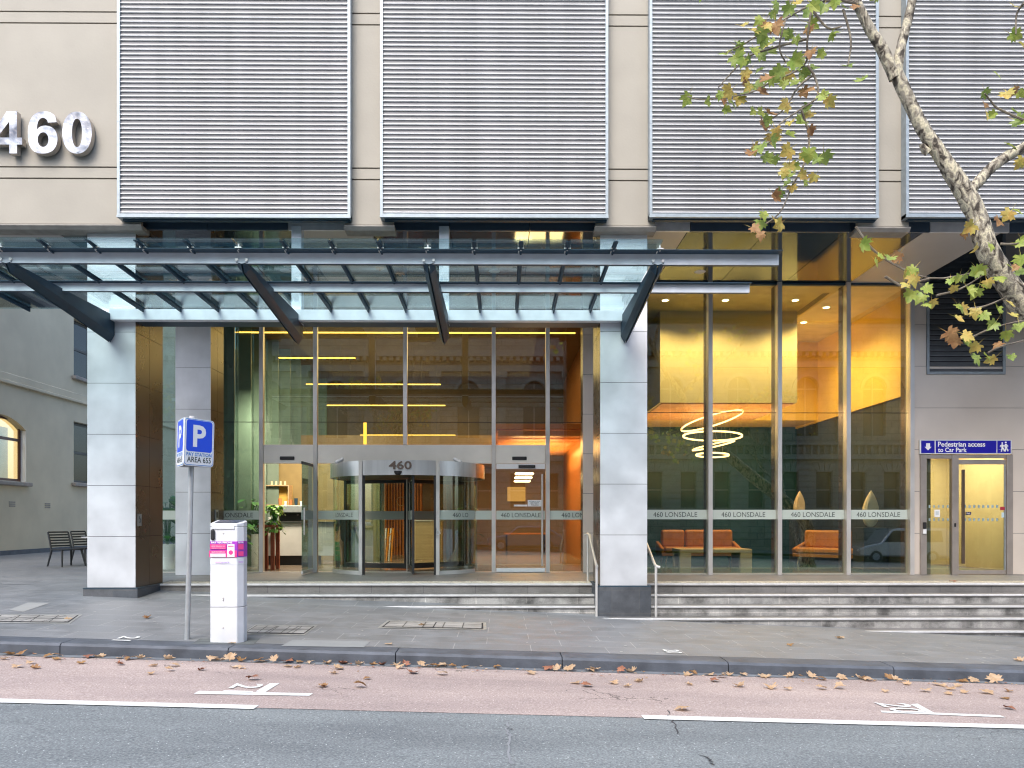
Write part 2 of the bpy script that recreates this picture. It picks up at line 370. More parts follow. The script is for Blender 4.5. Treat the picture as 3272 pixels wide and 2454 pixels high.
# ---------------------------------------------------------------- road markings
def marking(name, pxs, mat=paint, dz=.009):
    # pxs: quad outlines given where they lie on the road
    mb = MB()
    for q in pxs:
        pts = [G(*p) for p in q]
        mb.add([(p.x, p.y, p.z + dz) for p in pts], [tuple(range(len(pts)))])
    return kind(mb.build(name, mat, fix=False), 'structure')
def line(name, xa, xb, Ya, Yb, n=12, dz=.009):
    mb = MB()
    for i in range(n):
        a = xa + (xb - xa) * i / n; b = xa + (xb - xa) * (i + 1) / n
        mb.add([(a, Ya, gz(a, Ya) + dz), (b, Ya, gz(b, Ya) + dz), (b, Yb, gz(b, Yb) + dz), (a, Yb, gz(a, Yb) + dz)], [(0, 1, 2, 3)])
    return kind(mb.build(name, paint, fix=False), 'structure')
line('road_edge_line', -25, G(553, 1530).x, 7.03, 7.19)
line('road_edge_line', G(1392, 1556).x, 25, 7.03, 7.19)
marking('bay_marking', [[(418, 1501), (430, 1494), (676, 1500), (668, 1505)], [(552, 1496), (582, 1478), (604, 1478), (573, 1497)]])
marking('bay_marking', [[(1902, 1537), (1905, 1541), (2172, 1552), (2160, 1547)], [(1966, 1523), (1982, 1522), (2020, 1543), (2004, 1542)]])
def ground_text(name, s, px, py, h, w, rot=-90, dz=.012):
    p = G(px, py); me = textmesh(s, 1, 0, .012, w=w, h=h)
    mb = MB(); mat = Matrix.Rotation(R_(rot), 4, 'Z')
    for v in me.vertices: v.co = mat @ v.co
    e_ = .05; vs = [(p.x + v.co.x, p.y + v.co.y, gz(p.x + v.co.x, p.y + v.co.y) + dz) for v in me.vertices]
    mb.add(vs, [tuple(f.vertices) for f in me.polygons])
    return kind(mb.build(name, paint, fix=False), 'structure')
ground_text('bay_number', '21', 527, 1488, .30, .44)
ground_text('bay_number', '20', 1946, 1531, .34, .46)
ground_text('bay_number', '21', 274, 1381, .24, .33)
ground_text('bay_number', '20', 1453, 1409, .22, .28)
# access pit covers set in the paving
galv = M('pit_steel', (.36, .37, .36), .5, .4, var=.2, scale=14, bump=.2, bscale=90)
stone2 = brickmat('pit_inlay', (.28, .28, .27), (.32, .32, .31), (.06, .06, .06), .3, .2, 0, .01, .6, .2)
def pit(corners, nx, ny, label, mat=stone2, fr=galv):
    c = [G(*p) for p in corners]
    ctr = (c[0] + c[2]) / 2
    t = thing('access_cover', label, 'access cover', (ctr.x, ctr.y, gz(ctr.x, ctr.y)), 'access covers set in the bluestone paving')
    def at(u, v):
        p = (c[0] * (1 - u) + c[1] * u) * (1 - v) + (c[3] * (1 - u) + c[2] * u) * v
        return p.x, p.y
    def patch(mb, u0, u1, v0, v1, dz):
        pts = [at(u0, v0), at(u1, v0), at(u1, v1), at(u0, v1)]
        mb.add([(x, y, gz(x, y) + dz) for x, y in pts], [(0, 1, 2, 3)])
    f = MB(); b = .05; patch(f, 0, 1, 0, 1, .004); f.build('rim', fr, t, fix=False)
    f = MB(); patch(f, .03, .97, .1, .9, .007); f.build('seam', groove, t, fix=False)
    for i in range(nx):
        for j in range(ny):
            f = MB(); u0 = .04 + .92 * i / nx; v0 = .13 + .74 * j / ny
            patch(f, u0 + .006, u0 + .92 / nx - .006, v0 + .012, v0 + .74 / ny - .02, .010); f.build('inlay', mat, t, fix=False)
    return t
pit([(0, 1327), (178, 1328), (150, 1348), (-30, 1346)], 4, 2, 'pit cover with stone inlays in a steel frame near the wheel of the kerb, beside the steel column')['label'] = 'pit cover with small stone inlays, the one nearest the plaza chairs'
pit([(552, 1350), (686, 1352), (657, 1373), (520, 1371)], 5, 2, 'pit cover with a grid of pale stone inlays beside the white pay station')
pit([(836, 1341), (1050, 1345), (1051, 1361), (815, 1357)], 2, 1, 'pit cover with two wide pale lids in front of the revolving door')
mb = MB(); q = [G(*p) for p in [(632, 1383), (800, 1386), (786, 1399), (607, 1396)]]
mb.add([(p.x, p.y, p.z + .004) for p in q], [(0, 1, 2, 3)]); kind(mb.build('paving_slab', M('pale_slab', (.24, .26, .27), .6, var=.06), fix=False), 'structure')
mb = MB(); q = [G(*p) for p in [(60, 1302), (108, 1303), (50, 1322), (20, 1318)]]
mb.add([(p.x, p.y, p.z + .004) for p in q], [(0, 1, 2, 3)]); kind(mb.build('paving_slab', M('pale_slab2', (.30, .31, .31), .6, var=.06), fix=False), 'structure')
# ---------------------------------------------------------------- steps and landing
XL = -6.75; XR = 26.0; NY = [14.83, 14.43, 14.04, 13.64, 13.24]; RZ = .173
mb = MB(); mb.box(XL, XR, NY[0], 34, L - 1.6, L - .001); kind(mb.build('landing', landm), 'structure')
st = MB()
for k in range(1, 5):
    x0 = XL if k < 2 else XL
    st.box(x0, XR, NY[k], NY[k - 1] - .002, L - 1.6, L - k * RZ - .04, 0)
    st.box(x0, XR, NY[k] - .02, NY[k - 1] - .003, L - k * RZ - .04, L - k * RZ, 1)
st.box(XL, XR, NY[0] - .022, NY[0] - .001, L - .045, L - .002, 1)
kind(st.build('steps', [riserm, landm]), 'structure')
for k in range(5):
    n = MB(); n.box(XL, XR, NY[k] - .024, NY[k] + .055, L - k * RZ - .032, L - k * RZ + .004)
    kind(n.build('step_nosing', nosingm, bevel=.006), 'structure')
tc = MB()
x = PX(350, 15)
while x < XR:
    if not (2.0 < x < 3.0):
        tc.box(x + .004, x + .396, 14.95, 15.33, L, L + .006)
        for i in range(6):
            tc.box(x + .03 + i * .063, x + .055 + i * .063, 14.97, 15.31, L + .006, L + .012)
    x += .4
kind(tc.build('tactile_paving', tactile), 'structure')
# ---------------------------------------------------------------- the office building
YW = 13.75; YC = 13.95; YG = 17.28; YE = 18.07; ZS = CZ + 5.32
bld = thing('office_building', 'large office building with beige panels, steel columns and louvre screens above a glazed ground floor', 'building', (0, 16, L))
zt = CZ + 9.9
def zw(py, px=1083): return PZ(py, YW, px)
# upper walls: stacked panels with open joints, one mesh
w = MB(); gr = [(52, 28), (386, 361)]
zj = [PZ(y, YW, 700) for y in (28.5, 53.0, 363, 387.5)]; zbot = PZ(486.5, YW, 700)
piers = [(-14.5, PX(304, YW)), (PX(746, YW), PX(850, YW)), (PX(1287, YW), PX(1415, YW)), (PX(1853, YW), PX(1963, YW)), (12.6, 26)]
lv = [zbot, zj[3], zj[2], zj[1], zj[0], zt]
for xa, xb in piers:
    w = MB()
    for a, b in zip(lv, lv[1:]): w.box(xa, xb, YW, YW + .09, a + .013, b - .013)
    w.build('wall', concrete, bld)
b = MB(); b.box(-14.5, 26, YW + .095, YW + .2, zbot + .25, zt)
for xa, xb in piers: b.box(xa + .03, xb - .03, YW + .05, YW + .094, zbot, zt)
b.build('wall_backing', groove, bld)
ztr = PZ(497, YW, 700)
for i, (xa, xb) in enumerate(piers):
    t = MB(); t.prism([(YW - .035, zbot - .006), (YW - .035, zbot - .03), (YW + .02, ztr), (YW + .3, ztr), (YW + .3, zbot - .006)], 'x', xa - .02, xb + .02)
    t.build('wall_trim', concrete_trim, bld)
# rear mass of the building above the soffit
b = MB(); b.box(-14.5, -7.0, YW + .45, 19.6, ZS + .35, zt); b.box(-6.999, 26, YW + .45, 34, ZS + .35, zt); b.build('upper_storey', groove, bld)
# fascia and soffit panels: 1.46 m module
pit_ = 1.462; X00 = 1.98
i = -9
fz0 = PZ(497, 13.98, 700)
while X00 + i * pit_ < 25:
    xa = X00 + i * pit_; xb = xa + pit_; light = (i % 4 == 0)
    xm = (xa + xb) / 2
    f = MB(); f.box(xa + .006, xb - .006, 13.98, 14.03, fz0, fz0 + .34)
    f.build('fascia_panel', fasciaL if light else fasciaD, bld)
    f = MB(); f.box(xa + .008, xb - .008, 14.04, YE - .02 if xm < 3.2 else YG + .02, ZS, ZS + .03)
    if xm < -6.8: f = MB().box(xa + .008, xb - .008, 14.04, 19.5, ZS, ZS + .03)
    f.build('soffit_panel', greypanel if light else mirror, bld)
    i += 1
f = MB(); f.box(-14.5, -7.0, 14.035, 19.55, ZS + .035, ZS + .2); f.box(-6.999, 26, 14.035, 34, ZS + .035, ZS + .2); f.build('soffit_backing', groove, bld)
# soffit downlights (unlit discs)
for px_, py_ in ((617, 586), (1068, 588), (1512, 588)):
    Yd = 16.5; p = P(px_, py_, Yd)
    d = MB(); d.lathe([(0, ZS - .012), (.105, ZS - .012), (.125, ZS)], p.x, Yd, 20); d.build('soffit_light', white, bld, smooth=True)
# louvre screens
YLV = 13.58; pitch = .0819
for (a, b_) in ((253, 757), (821, 1314), (1403, 1898), (1957, 2460)):
    xa = PX(a, YLV); xb = PX(b_, YLV); zb = PZ(466.5, YLV, (a + b_) / 2)
    zb += (.0 if a < 300 else 0)
    bl = MB(); z = zb + .055
    while z < zt - .05:
        # aerofoil blade: nose coloured as sky-lit, darker face sloping back under the next blade
        bl.prism([(YLV + .006, z), (YLV + .000, z + .003), (YLV + .011, z + .019), (YLV + .028, z + .019), (YLV + .028, z)], 'x', xa + .045, xb - .045, 1)
        bl.add([(xa + .045, YLV + .027, z + .018), (xb - .045, YLV + .027, z + .018), (xb - .045, YLV + .030, z + pitch + .001), (xa + .045, YLV + .030, z + pitch + .001)], [(0, 1, 2, 3)], 0)
        z += pitch
    s = bl.build('louvre_screen', [alu, alu_lit], bld, fix=False)
    fr = MB()
    for xx0, xx1 in ((xa, xa + .05), (xb - .05, xb)):
        fr.box(xx0, xx1, YLV - .01, YW - .005, zb - .03, zt)
        for zj_ in (CZ + 5.05 + 1.94, CZ + 9.4): fr.box(xx0 - .003, xx1 + .003, YLV - .013, YLV - .011, zj_, zj_ + .012)
    fr.box(xa, xb, YLV - .012, YW - .006, zb - .032, zb + .035)
    fr.box(xa - .004, xb + .004, YLV - .02, YLV + .0, zb - .034, zb + .0)
    fr.box(xa + .07, xb - .02, YLV + .06, YW - .02, zb - .058, zb - .036, 1)
    fr.build('frame', [aluf, navy], s, bevel=.004)
    bk = MB(); bk.box(xa + .03, xb - .03, YLV + .13, YLV + .14, zb, zt); bk.build('backing', groove, s)
# steel clad columns
def column(px0, px1, Yf, depth, zbase, zground, name='column', plinth=True, mat=panelsteel, side=bronze, ref=None, top=None, xs=None):
    x0, x1 = xs or (PX(px0, Yf), PX(px1, Yf)); y0 = Yf; y1 = Yf + depth; top = top or ZS - .004
    mb = MB(); mb.box(x0 + .012, x1 - .012, y0 + .012, y1 - .012, zbase, top, 2)
    h = .923; k = 0; z = zbase
    ref = ref or zbase
    while z < top:
        z2 = min(ref + h * (k + 1), top); g_ = .004
        mb.box(x0, x1, y0, y0 + .011, z + g_, z2 - g_, 0)
        ym = (y0 + y1) / 2
        for ya, yb in ((y0 + .0115, ym - g_), (ym + g_, y1)):
            mb.box(x1 - .011, x1 + .0005, ya, yb, z + g_, z2 - g_, 1)
            mb.box(x0 - .0005, x0 + .011, ya, yb, z + g_, z2 - g_, 1)
        mb.box(x0 + .012, x1 - .012, y1 - .011, y1, z + g_, z2 - g_, 1)
        z = z2; k += 1
    o = mb.build(name, [mat, side, groove], bld)
    if plinth:
        pb = MB(); pb.box(x0 - .05, x1 + .06, y0 - .05, y1 + .05, zground, zbase - .015, 0); pb.box(x0 - .055, x1 + .065, y0 - .055, y1 + .055, zbase - .015, zbase - .001, 1)
        pb.build('plinth', [plinthm, navy], o, bevel=.004)
    return x0, x1
CL = column(188.5, 292.5, YC, 1.12, CZ - 1.232, CZ - 2.0)
CR = column(1296.5, 1398, YC, 1.05, CZ - 1.205, CZ - 2.4)
column(379, 455, 17.17, .8, L + .0, 0, plinth=False)
column(0, 0, YC, 1.1, CZ - 1.6, CZ - 2.8, xs=(12.4, 13.3))
# recessed pier right of the entrance
column(0, 0, 17.9, .5, L, 0, plinth=False, mat=claddark, xs=(PX(1259, 17.9), 3.1))
# canopy hanger posts
# ---------------------------------------------------------------- glazing
def mullion(px, Y, w=.095, d=.13, z0=L, z1=ZS, par=None, m=steel, y0=-.05):
    x = PX(px, Y); mb = MB(); mb.box(x - w / 2, x + w / 2, Y + y0, Y + y0 + d, z0, z1 - .003); return mb.build('mullion', m, par or bld, bevel=.003)
def pane(xa, xb, Y, z0, z1, mat, par, name='pane'):
    mb = MB(); mb.box(xa, xb, Y, Y + .012, z0, z1); return mb.build(name, mat, par)
zb0 = PZ(1122.3, YE); zb1 = PZ(1103, YE)
def band(xa, xb, Y, z0, z1, par, s='460 LONSDALE', tx=None, tw=None):
    mb = MB(); mb.box(xa, xb, Y - .004, Y - .001, z0, z1); f = mb.build('glass_band', film, par)
    if s:
        me = textmesh(s, 1, 0, .0, w=tw, h=(z1 - z0) * .52); t = MB().mesh(me, put(tx if tx is not None else (xa + xb) / 2, Y - .006, (z0 + z1) / 2))
        t.build('lettering', letter, f, fix=False)
    return f
# lounge bay
w = MB(); w.box(PX(1397, YG) - .9, PX(1965, YG), YG + .03, YG + .10, L, L + .03, 0)
o = w.build('window_sill', steel, bld)
mx = [1532, 1681, 1828.5, 1965]
edges = [3.0] + [PX(m_, YG) for m_ in mx]
zl0 = PZ(1121.7, YG); zl1 = PZ(1101.2, YG)
ztr = PZ(891, YG)
for i in range(4):
    xa, xb = edges[i], edges[i + 1]
    wn = pane(xa + .05, xb - .05, YG, L + .03, ztr - .006, lounge_glass, bld, 'window')
    pane(xa + .05, xb - .05, YG, ztr + .006, ZS - .01, lounge_glass, wn, 'pane')
    tr = MB(); tr.box(xa + .05, xb - .05, YG - .006, YG + .02, ztr - .006, ztr + .006); tr.build('glass_joint', groove, wn)
    m_ = mx[i]; x = edges[i + 1]
    mb = MB(); mb.box(x - .047, x + .047, YG - .12, YG + .08, L, ZS - .003); mb.build('mullion', steel, wn, bevel=.003)
    mb = MB(); mb.box(x - .05, x - .02, YG + .081, YG + .30, L, ZS - .003); mb.box(x + .02, x + .05, YG + .081, YG + .30, L, ZS - .003); mb.build('fin', bronze, wn)
    t0 = {0: (1411, 1506), 1: (1558, 1653), 2: (1708, 1803), 3: (1850, 1944)}[i]
    ta, tb = PX(t0[0], YG), PX(t0[1], YG)
    band(xa + .05, xb - .05, YG, zl0, zl1, wn, tx=(ta + tb) / 2, tw=tb - ta)
hd = MB(); hd.box(edges[0], edges[4], YG - .05, YG + .05, ZS - .05, ZS - .004); hd.build('window_head', navy, bld)
# entrance bay
exs = {'a': 482, 'b': 565, 'c': 681.5, 'd': 875.5, 'e': 1066.5, 'f': 1183}
zh1 = PZ(961, YE); zh0 = PZ(1001.5, YE); ztr = PZ(912, YE)
for k in 'bcef': mullion(exs[k], YE)
mullion(exs['d'], YE, z0=zh1)
E = {k: PX(v, YE) for k, v in exs.items()}; XE = PX(1259, YE)
CWL = PX(350, YE) - .6
# header panels
for a, b_ in (('b', 'c'), ('c', 'e'), ('e', 'f')):
    mb = MB(); mb.box(E[a] + .05, E[b_] - .05, YE - .02, YE + .06, zh0, zh1); hp = mb.build('header_panel', M('header_steel', (.90, .87, .80), .32, .2, var=.04), bld, bevel=.004)
    if a != 'c':
        xc = PX(621 if a == 'b' else 1122, YE); s_ = MB(); s_.box(xc - .17, xc + .17, YE - .045, YE - .021, PZ(994, YE), PZ(986.5, YE)); s_.build('sensor', black, hp, bevel=.01)
fills = [(CWL, E['b'], L), (E['b'], E['c'], zh1), (E['c'], E['d'], zh1), (E['d'], E['e'], zh1), (E['e'], E['f'], zh1), (E['f'], XE + .05, L)]
for xa, xb, z0 in fills:
    wn = pane(xa + .05, xb - .05, YE + .02, z0 + .01, ztr - .005, clear, bld, 'window')
    pane(xa + .05, xb - .05, YE + .02, ztr + .005, ZS - .01, clear, wn)
    tr = MB(); tr.box(xa + .05, xb - .05, YE + .014, YE + .04, ztr - .006, ztr + .006); tr.build('glass_joint', groove, wn)
    if z0 == L:
        if xa < -5: band(xa + .05, xb - .05, YE + .02, zb0, zb1, wn, tx=PX(500, YE), tw=1.0); band(CWL, CWL + .4, YE + .018, zb0, zb1, wn, s=None) if 0 else None
        else: band(xa + .05, xb - .05, YE + .02, zb0, zb1, wn, tx=PX(1256, YE), tw=PX(1168, YE) - PX(1082, YE))
ws = MB(); ws.box(CWL, XE, YE, YE + .08, L - .002, L + .012); ws.build('door_threshold', steel, bld)
# narrow side lights beside the drum
for a, b_ in ((687, 719.5), (1027, 1062)):
    xa, xb = PX(a, YE), PX(b_, YE)
    wn = pane(xa, xb, YE + .02, L + .02, zh0 - .01, clear, bld, 'side_light'); band(xa, xb, YE + .02, zb0, zb1, wn, s=None)
# ---------------------------------------------------------------- entrance canopy
can = thing('entrance_canopy', 'glass entrance canopy on dark blue steel brackets above the revolving door', 'canopy', (-2.4, 12.4, CZ + 3.8))
Yf, Ym, Yb = 11.04, 12.29, 13.8
zf = PZ(546, Yf); zm = PZ(612, Ym); zbk = PZ(670, Yb)
xl = -10.2
def beam(Y, zt_, xr, web, fl=.16, xl=xl):
    m_ = MB(); m_.box(xl, xr + .01, Y - fl, Y + .02, zt_ - .012, zt_, 0)  # dark flange against pale web: underside shadow put into the colour
    m_.box(xl, xr, Y - .006, Y + .006, zt_ - web, zt_ - .0125, 1); m_.box(xl, xr, Y + .0065, Y + .07, zt_ - web, zt_ - web + .012, 0)
    return m_.build('beam', [navy, beamgrey], can, bevel=.002)
beam(Yf, zf, PX(1682, Yf), zf - PZ(571, Yf)); beam(Ym, zm, PX(1619, Ym), zm - PZ(631, Ym), .09)
m_ = MB(); m_.box(-7.0, 2.2, 13.78, 13.93, PZ(693, 13.8), zbk, 0); m_.build('beam', beamgrey, can, bevel=.004)
m_ = MB(); m_.box(CL[1] + .01, CR[0] - .01, 13.94, 14.28, PZ(693, 13.8), PZ(693, 13.8) + .14, 0); m_.build('underside_plate', navy, can)  # underside of the back beam as its own plate, darker than the web
js = [-9.73, -9.06, -8.4, -7.73, -7.06]
br_x = [-7.06, -3.71, -1.04, 2.25]
for a, b_, n in ((-7.06, -3.71, 5), (-3.71, -1.04, 4), (-1.04, 2.25, 5)):
    for i in range(1, n + 1): js.append(a + (b_ - a) * i / n)
def zg(Y): return zf + .03 + (zbk + .03 - zf - .03) * (Y - Yf) / (Yb - Yf)
for i, x in enumerate(js):
    if not any(abs(x - b_) < .01 for b_ in br_x):
        r = MB(); r.prism([(10.66, zg(10.66) - .006), (Yb - .02, zg(Yb) - .006), (Yb - .02, zg(Yb) - .085), (Yf + .0, zg(Yf) - .065), (10.66, zg(10.66) - .02)], 'x', x - .012, x + .012)
        r.prism([(10.66, zg(10.66) - .005), (Yb - .02, zg(Yb) - .005), (Yb - .02, zg(Yb) - .017), (10.66, zg(10.66) - .017)], 'x', x - .032, x + .032)
        r.build('rafter', navy, can)
    c_ = MB(); c_.tube([(x, Yf - .14, zg(Yf) - .05), (x, Yf - .14, zg(Yf) + .03)], .012, 8); c_.box(x - .045, x + .045, Yf - .17, Yf - .11, zg(Yf) - .03, zg(Yf) - .012); c_.tube([(x - .03, Yf - .13, zg(Yf) - .03), (x - .03, Yf - .05, zg(Yf) - .05)], .01, 6)
    c_.build('clip', steel, can)
    if i + 1 < len(js):
        xa, xb = x + .007, js[i + 1] - .007; Ya, Yc, Yd = 10.64, Ym, Yb + .1
        for y0, y1 in ((Ya, Yc - .006), (Yc + .006, Yd)):
            q = MB(); q.add([(xa, y0, zg(y0)), (xb, y0, zg(y0)), (xb, y1, zg(y1)), (xa, y1, zg(y1)), (xa, y0, zg(y0) + .014), (xb, y0, zg(y0) + .014), (xb, y1, zg(y1) + .014), (xa, y1, zg(y1) + .014)],
                [(0, 3, 2, 1), (4, 5, 6, 7), (0, 1, 5, 4), (1, 2, 6, 5), (2, 3, 7, 6), (3, 0, 4, 7)])
            q.build('glass_panel', canopy_glass, can, fix=True)
for x in br_x:
    b_ = MB(); hw = .085
    # tapering twin plates with a keel underneath
    z0f, z1f = zf - .17, PZ(594, 11.14); z0b, z1b = zbk - .08, PZ(741, 13.93)
    for sx in (-1, 1):
        xa, xb = x + sx * .012, x + sx * hw
        vs = [(xa, 11.02, z0f), (xb, 11.02, z0f + .02), (xb, 11.16, z1f + .09), (xa, 11.12, z1f), (xa, 13.94, z0b), (xb, 13.94, z0b), (xb, 13.94, z1b + .13), (xa, 13.94, z1b)]
        b_.add(vs, [(0, 1, 2, 3), (4, 7, 6, 5), (0, 4, 5, 1), (1, 5, 6, 2), (2, 6, 7, 3), (3, 7, 4, 0)])
    b_.box(x - .012, x + .012, 11.1, 13.93, z1f + .1, z0f + .02) if 0 else None
    bb = b_.build('bracket', navy, can, bevel=.003)
    for sx in (-.07, .07):
        t = MB(); t.tube([(x + sx, Yf - .03, zf - .115), (x + sx, Yf - .006, zf - .115)], .022, 10); t.build('bolt', steel, bb, smooth=True)
for x in br_x[1:3]:
    m_ = MB(); m_.box(x - .09, x + .09, 13.96, 14.14, PZ(700, 14), ZS); m_.build('hanger_post', beamgrey, can, bevel=.004)
    m_ = MB(); m_.prism([(x - .085, PZ(700, 13.97)), (x + .085, PZ(700, 13.97)), (x + .085, CZ + 3.33), (x, CZ + 3.19), (x - .085, CZ + 3.33)], 'y', 13.95, 14.1); m_.build('bracket_end', navy, can)
# ---------------------------------------------------------------- revolving door
hx = (PX(719, YE) + PX(1026, YE)) / 2; RR = 1.87; RY = 18.9
rd = thing('revolving_door', 'round revolving glass door in steel drum numbered 460', 'door', (hx, RY, L))
zd1 = CZ + 1.315; zd0 = CZ + .985
A1 = R_(63.4); AO = R_(27.8)
def curved(r0, r1, z0, z1, a0, a1, n=20):
    mb = MB(); prof = [(r0, z0), (r1, z0), (r1, z1), (r0, z1), (r0, z0)]; mb.lathe(prof, hx, RY, n, 0, a0, a1)
    for a in (a0, a1):
        s, c = math.sin(a), math.cos(a); mb.add([(hx + r0 * s, RY - r0 * c, z0), (hx + r1 * s, RY - r1 * c, z0), (hx + r1 * s, RY - r1 * c, z1), (hx + r0 * s, RY - r0 * c, z1)], [(0, 1, 2, 3)])
    return mb
drum = curved(RR - .05, RR, zd0, zd1, -math.pi, math.pi, 72).build('drum_header', M('drum_steel', (.80, .80, .80), .34, .8, var=.12, scale=7, stretch=(1, 1, .02)), rd, smooth=True)
MB().lathe([(0, zd0 + .02), (RR - .05, zd0 + .02)], hx, RY, 48).build('drum_ceiling', M('drum_under', (.012, .012, .014), .5), rd)
MB().lathe([(0, zd1 - .01), (RR - .02, zd1 - .01)], hx, RY, 48).build('drum_roof', navy, rd)
for sg in (-1, 1):
    for back in (0, math.pi):
        a0, a1 = sorted((sg * AO + back, sg * A1 + back))
        gp = curved(RR - .03, RR - .018, L + .08, zd0, a0, a1).build('curved_glass', glass_mat('drum_glass', (.74, .84, .79), .11, .9, 3.5) if 'drum_glass' not in MATS else MATS['drum_glass'], rd, smooth=True)
        curved(RR - .05, RR, L, L + .085, a0, a1).build('kick_rail', steel, gp, smooth=True)
        if not back:
            curved(RR - .015, RR - .012, zb0 + .0, zb1, a0, a1).build('glass_band', film, gp, smooth=True)
    for ang in (sg * AO, sg * AO + math.pi):
        x, y = hx + (RR - .02) * math.sin(ang), RY - (RR - .02) * math.cos(ang)
        p_ = MB(); p_.box(x - .04, x + .04, y - .06, y + .03, L, zd0 + .0 if ang > 2 else zd1 - .003); p_.build('post', steel, rd, bevel=.004)
        p_ = MB(); p_.box(x - sg * .045, x - sg * .09, y - .02, y + .03, L, zd0); p_.build('post_seal', black, rd)
# glass band lettering on the curved screens
def curved_text(s, ang, w, h):
    me = textmesh(s, 1, 0, .0, w=w, h=h); mb = MB()
    for v in me.vertices:
        a = ang + v.co.x / RR; v.co = Vector((hx + (RR - .010) * math.sin(a), RY - (RR - .010) * math.cos(a), (zb0 + zb1) / 2 + v.co.y))
    mb.add([v.co for v in me.vertices], [tuple(p.vertices) for p in me.polygons]); return mb.build('lettering', letter, rd, fix=False)
curved_text('LONSDALE', -R_(46), .72, .10); curved_text('460 LO', R_(47), .5, .10)
for k, a in enumerate((R_(10.5), R_(130.5), R_(250.5))):
    w_ = MB(); s, c = math.sin(a), -math.cos(a); n = Vector((c, -s, 0)).normalized(); n = Vector((-c, s, 0))
    def rad(r0, r1, z0, z1, th, mi=0, w_=w_, s=s, c=c):
        t = Vector((-c, s, 0)) * th / 2; a_, b_ = Vector((hx + r0 * s, RY + r0 * c, 0)), Vector((hx + r1 * s, RY + r1 * c, 0))
        vs = [a_ - t, b_ - t, b_ + t, a_ + t]; vs = [(v.x, v.y, z0) for v in vs] + [(v.x, v.y, z1) for v in vs]
        w_.add(vs, [(0, 3, 2, 1), (4, 5, 6, 7), (0, 1, 5, 4), (1, 2, 6, 5), (2, 3, 7, 6), (3, 0, 4, 7)], mi)
    rad(.05, .10, L + .03, zd0, .05); rad(1.73, 1.79, L + .03, zd0, .05); rad(.10, 1.73, L + .03, L + .16, .045); rad(.10, 1.73, zd0 - .09, zd0, .045)
    wg = w_.build('door_wing', M('wing_dark', (.06, .065, .07), .35, .5), rd, bevel=.003)
    w_.__init__(); rad(.10, 1.73, L + .16, zd0 - .09, .012); w_.build('pane', MATS['drum_glass'], wg)
    w_.__init__(); rad(.10, 1.73, zb0, zb1, .018); w_.build('glass_band', film, wg)
w_ = MB(); w_.tube([(hx, RY, L), (hx, RY, zd0)], .05, 12); w_.build('centre_post', steel, rd, smooth=True)
me = textmesh('460', 1, .012, .02, h=.185, w=.50); tm = MB()
for v in me.vertices:
    a = R_(1.5) + v.co.x / RR; v.co = Vector((hx + (RR + .012 + v.co.z) * math.sin(a), RY - (RR + .012 + v.co.z) * math.cos(a), zd0 + .215 + v.co.y))
tm.add([v.co for v in me.vertices], [tuple(p.vertices) for p in me.polygons]); tm.build('numeral', M('bronze_letter', (.16, .12, .10), .4, .3), rd)
sn = MB(); sn.lathe([(0, zd0 - .0), (.05, zd0 + .0), (.085, zd0 + .05), (.09, zd0 + .085), (0, zd0 + .085)], hx, RY - RR, 16); sn.build('sensor', black, rd, smooth=True)
# wheelchair mark on the curved screen
wm = MB(); wx = PX(948, 17.3); wz = PZ(1148, 17.3); ww = .004; yy = 17.12
def wtube(pts): wm.tube([(wx + a, yy, wz + b) for a, b in pts], .009, 6)
wtube([(-.012, .055), (-.005, .01), (.03, .005), (.045, -.04), (.06, -.035)]); wtube([(.045 * math.cos(t) - .005, .045 * math.sin(t) - .02) for t in [R_(k) for k in range(110, 340, 20)]]); wtube([(-.014, .068), (-.010, .068)])
wm.build('access_symbol', white, rd)
bt = MB(); bt.box(wx - .09, wx - .045, yy - .02, yy + .01, wz - .05, wz + .09); bt.build('push_pad', black, rd, bevel=.004)
# security cameras on the drum
for px_, lab in ((738, 'small white security camera on the drum roof nearer the open cafe door'), (984, 'small white security camera on the drum roof nearer the sliding door')):
    c = P(px_, 994, 17.75); sg = -1 if px_ < 850 else 1
    t = thing('security_camera', lab, 'camera', c, 'security cameras on the revolving door')
    MB().tube([(c.x - sg * .03, c.y, c.z + .03), (c.x + sg * .13, c.y - .08, c.z - .06)], .04, 10).build('housing', white, t, smooth=True)
    MB().tube([(c.x, c.y, c.z + .0), (c.x - sg * .02, c.y + .02, zd1 - .02)], .015, 8).build('arm', white, t, smooth=True)
# ---------------------------------------------------------------- open cafe door, sliding door
cd = thing('glass_door', 'frameless glass door leaf standing open beside the cafe counter', 'door', (E['c'] - .05, YE, L))
x1 = E['c'] - .06; x0, y0 = PX(651, 17.05), 17.1
def leaf(z0, z1, th, mat, nm, par, off=0):
    a = Vector((x1, YE - .03, 0)); b = Vector((x0, y0, 0)); d = (b - a).normalized(); n = Vector((-d.y, d.x, 0)) * th / 2
    vs = [a - n, b - n, b + n, a + n]; vs = [(v.x, v.y, z0) for v in vs] + [(v.x, v.y, z1) for v in vs]
    return MB().add(vs, [(0, 3, 2, 1), (4, 5, 6, 7), (0, 1, 5, 4), (1, 2, 6, 5), (2, 3, 7, 6), (3, 0, 4, 7)]).build(nm, mat, par, bevel=.002)
leaf(L + .06, zh0 - .04, .012, glass_mat('door_glass', (.45, .6, .55), .18, .95, 3), 'pane', cd); leaf(L + .02, L + .10, .04, steel, 'bottom_rail', cd); leaf(zh0 - .08, zh0 - .02, .04, black, 'top_rail', cd); leaf(zb0, zb1, .02, film, 'glass_band', cd)
hp = MB(); hp.tube([(x0 + .06, y0 - .03, L + .9), (x0 + .06, y0 - .03, L + 1.5)], .016, 8); hp.build('handle', steel, cd, smooth=True)
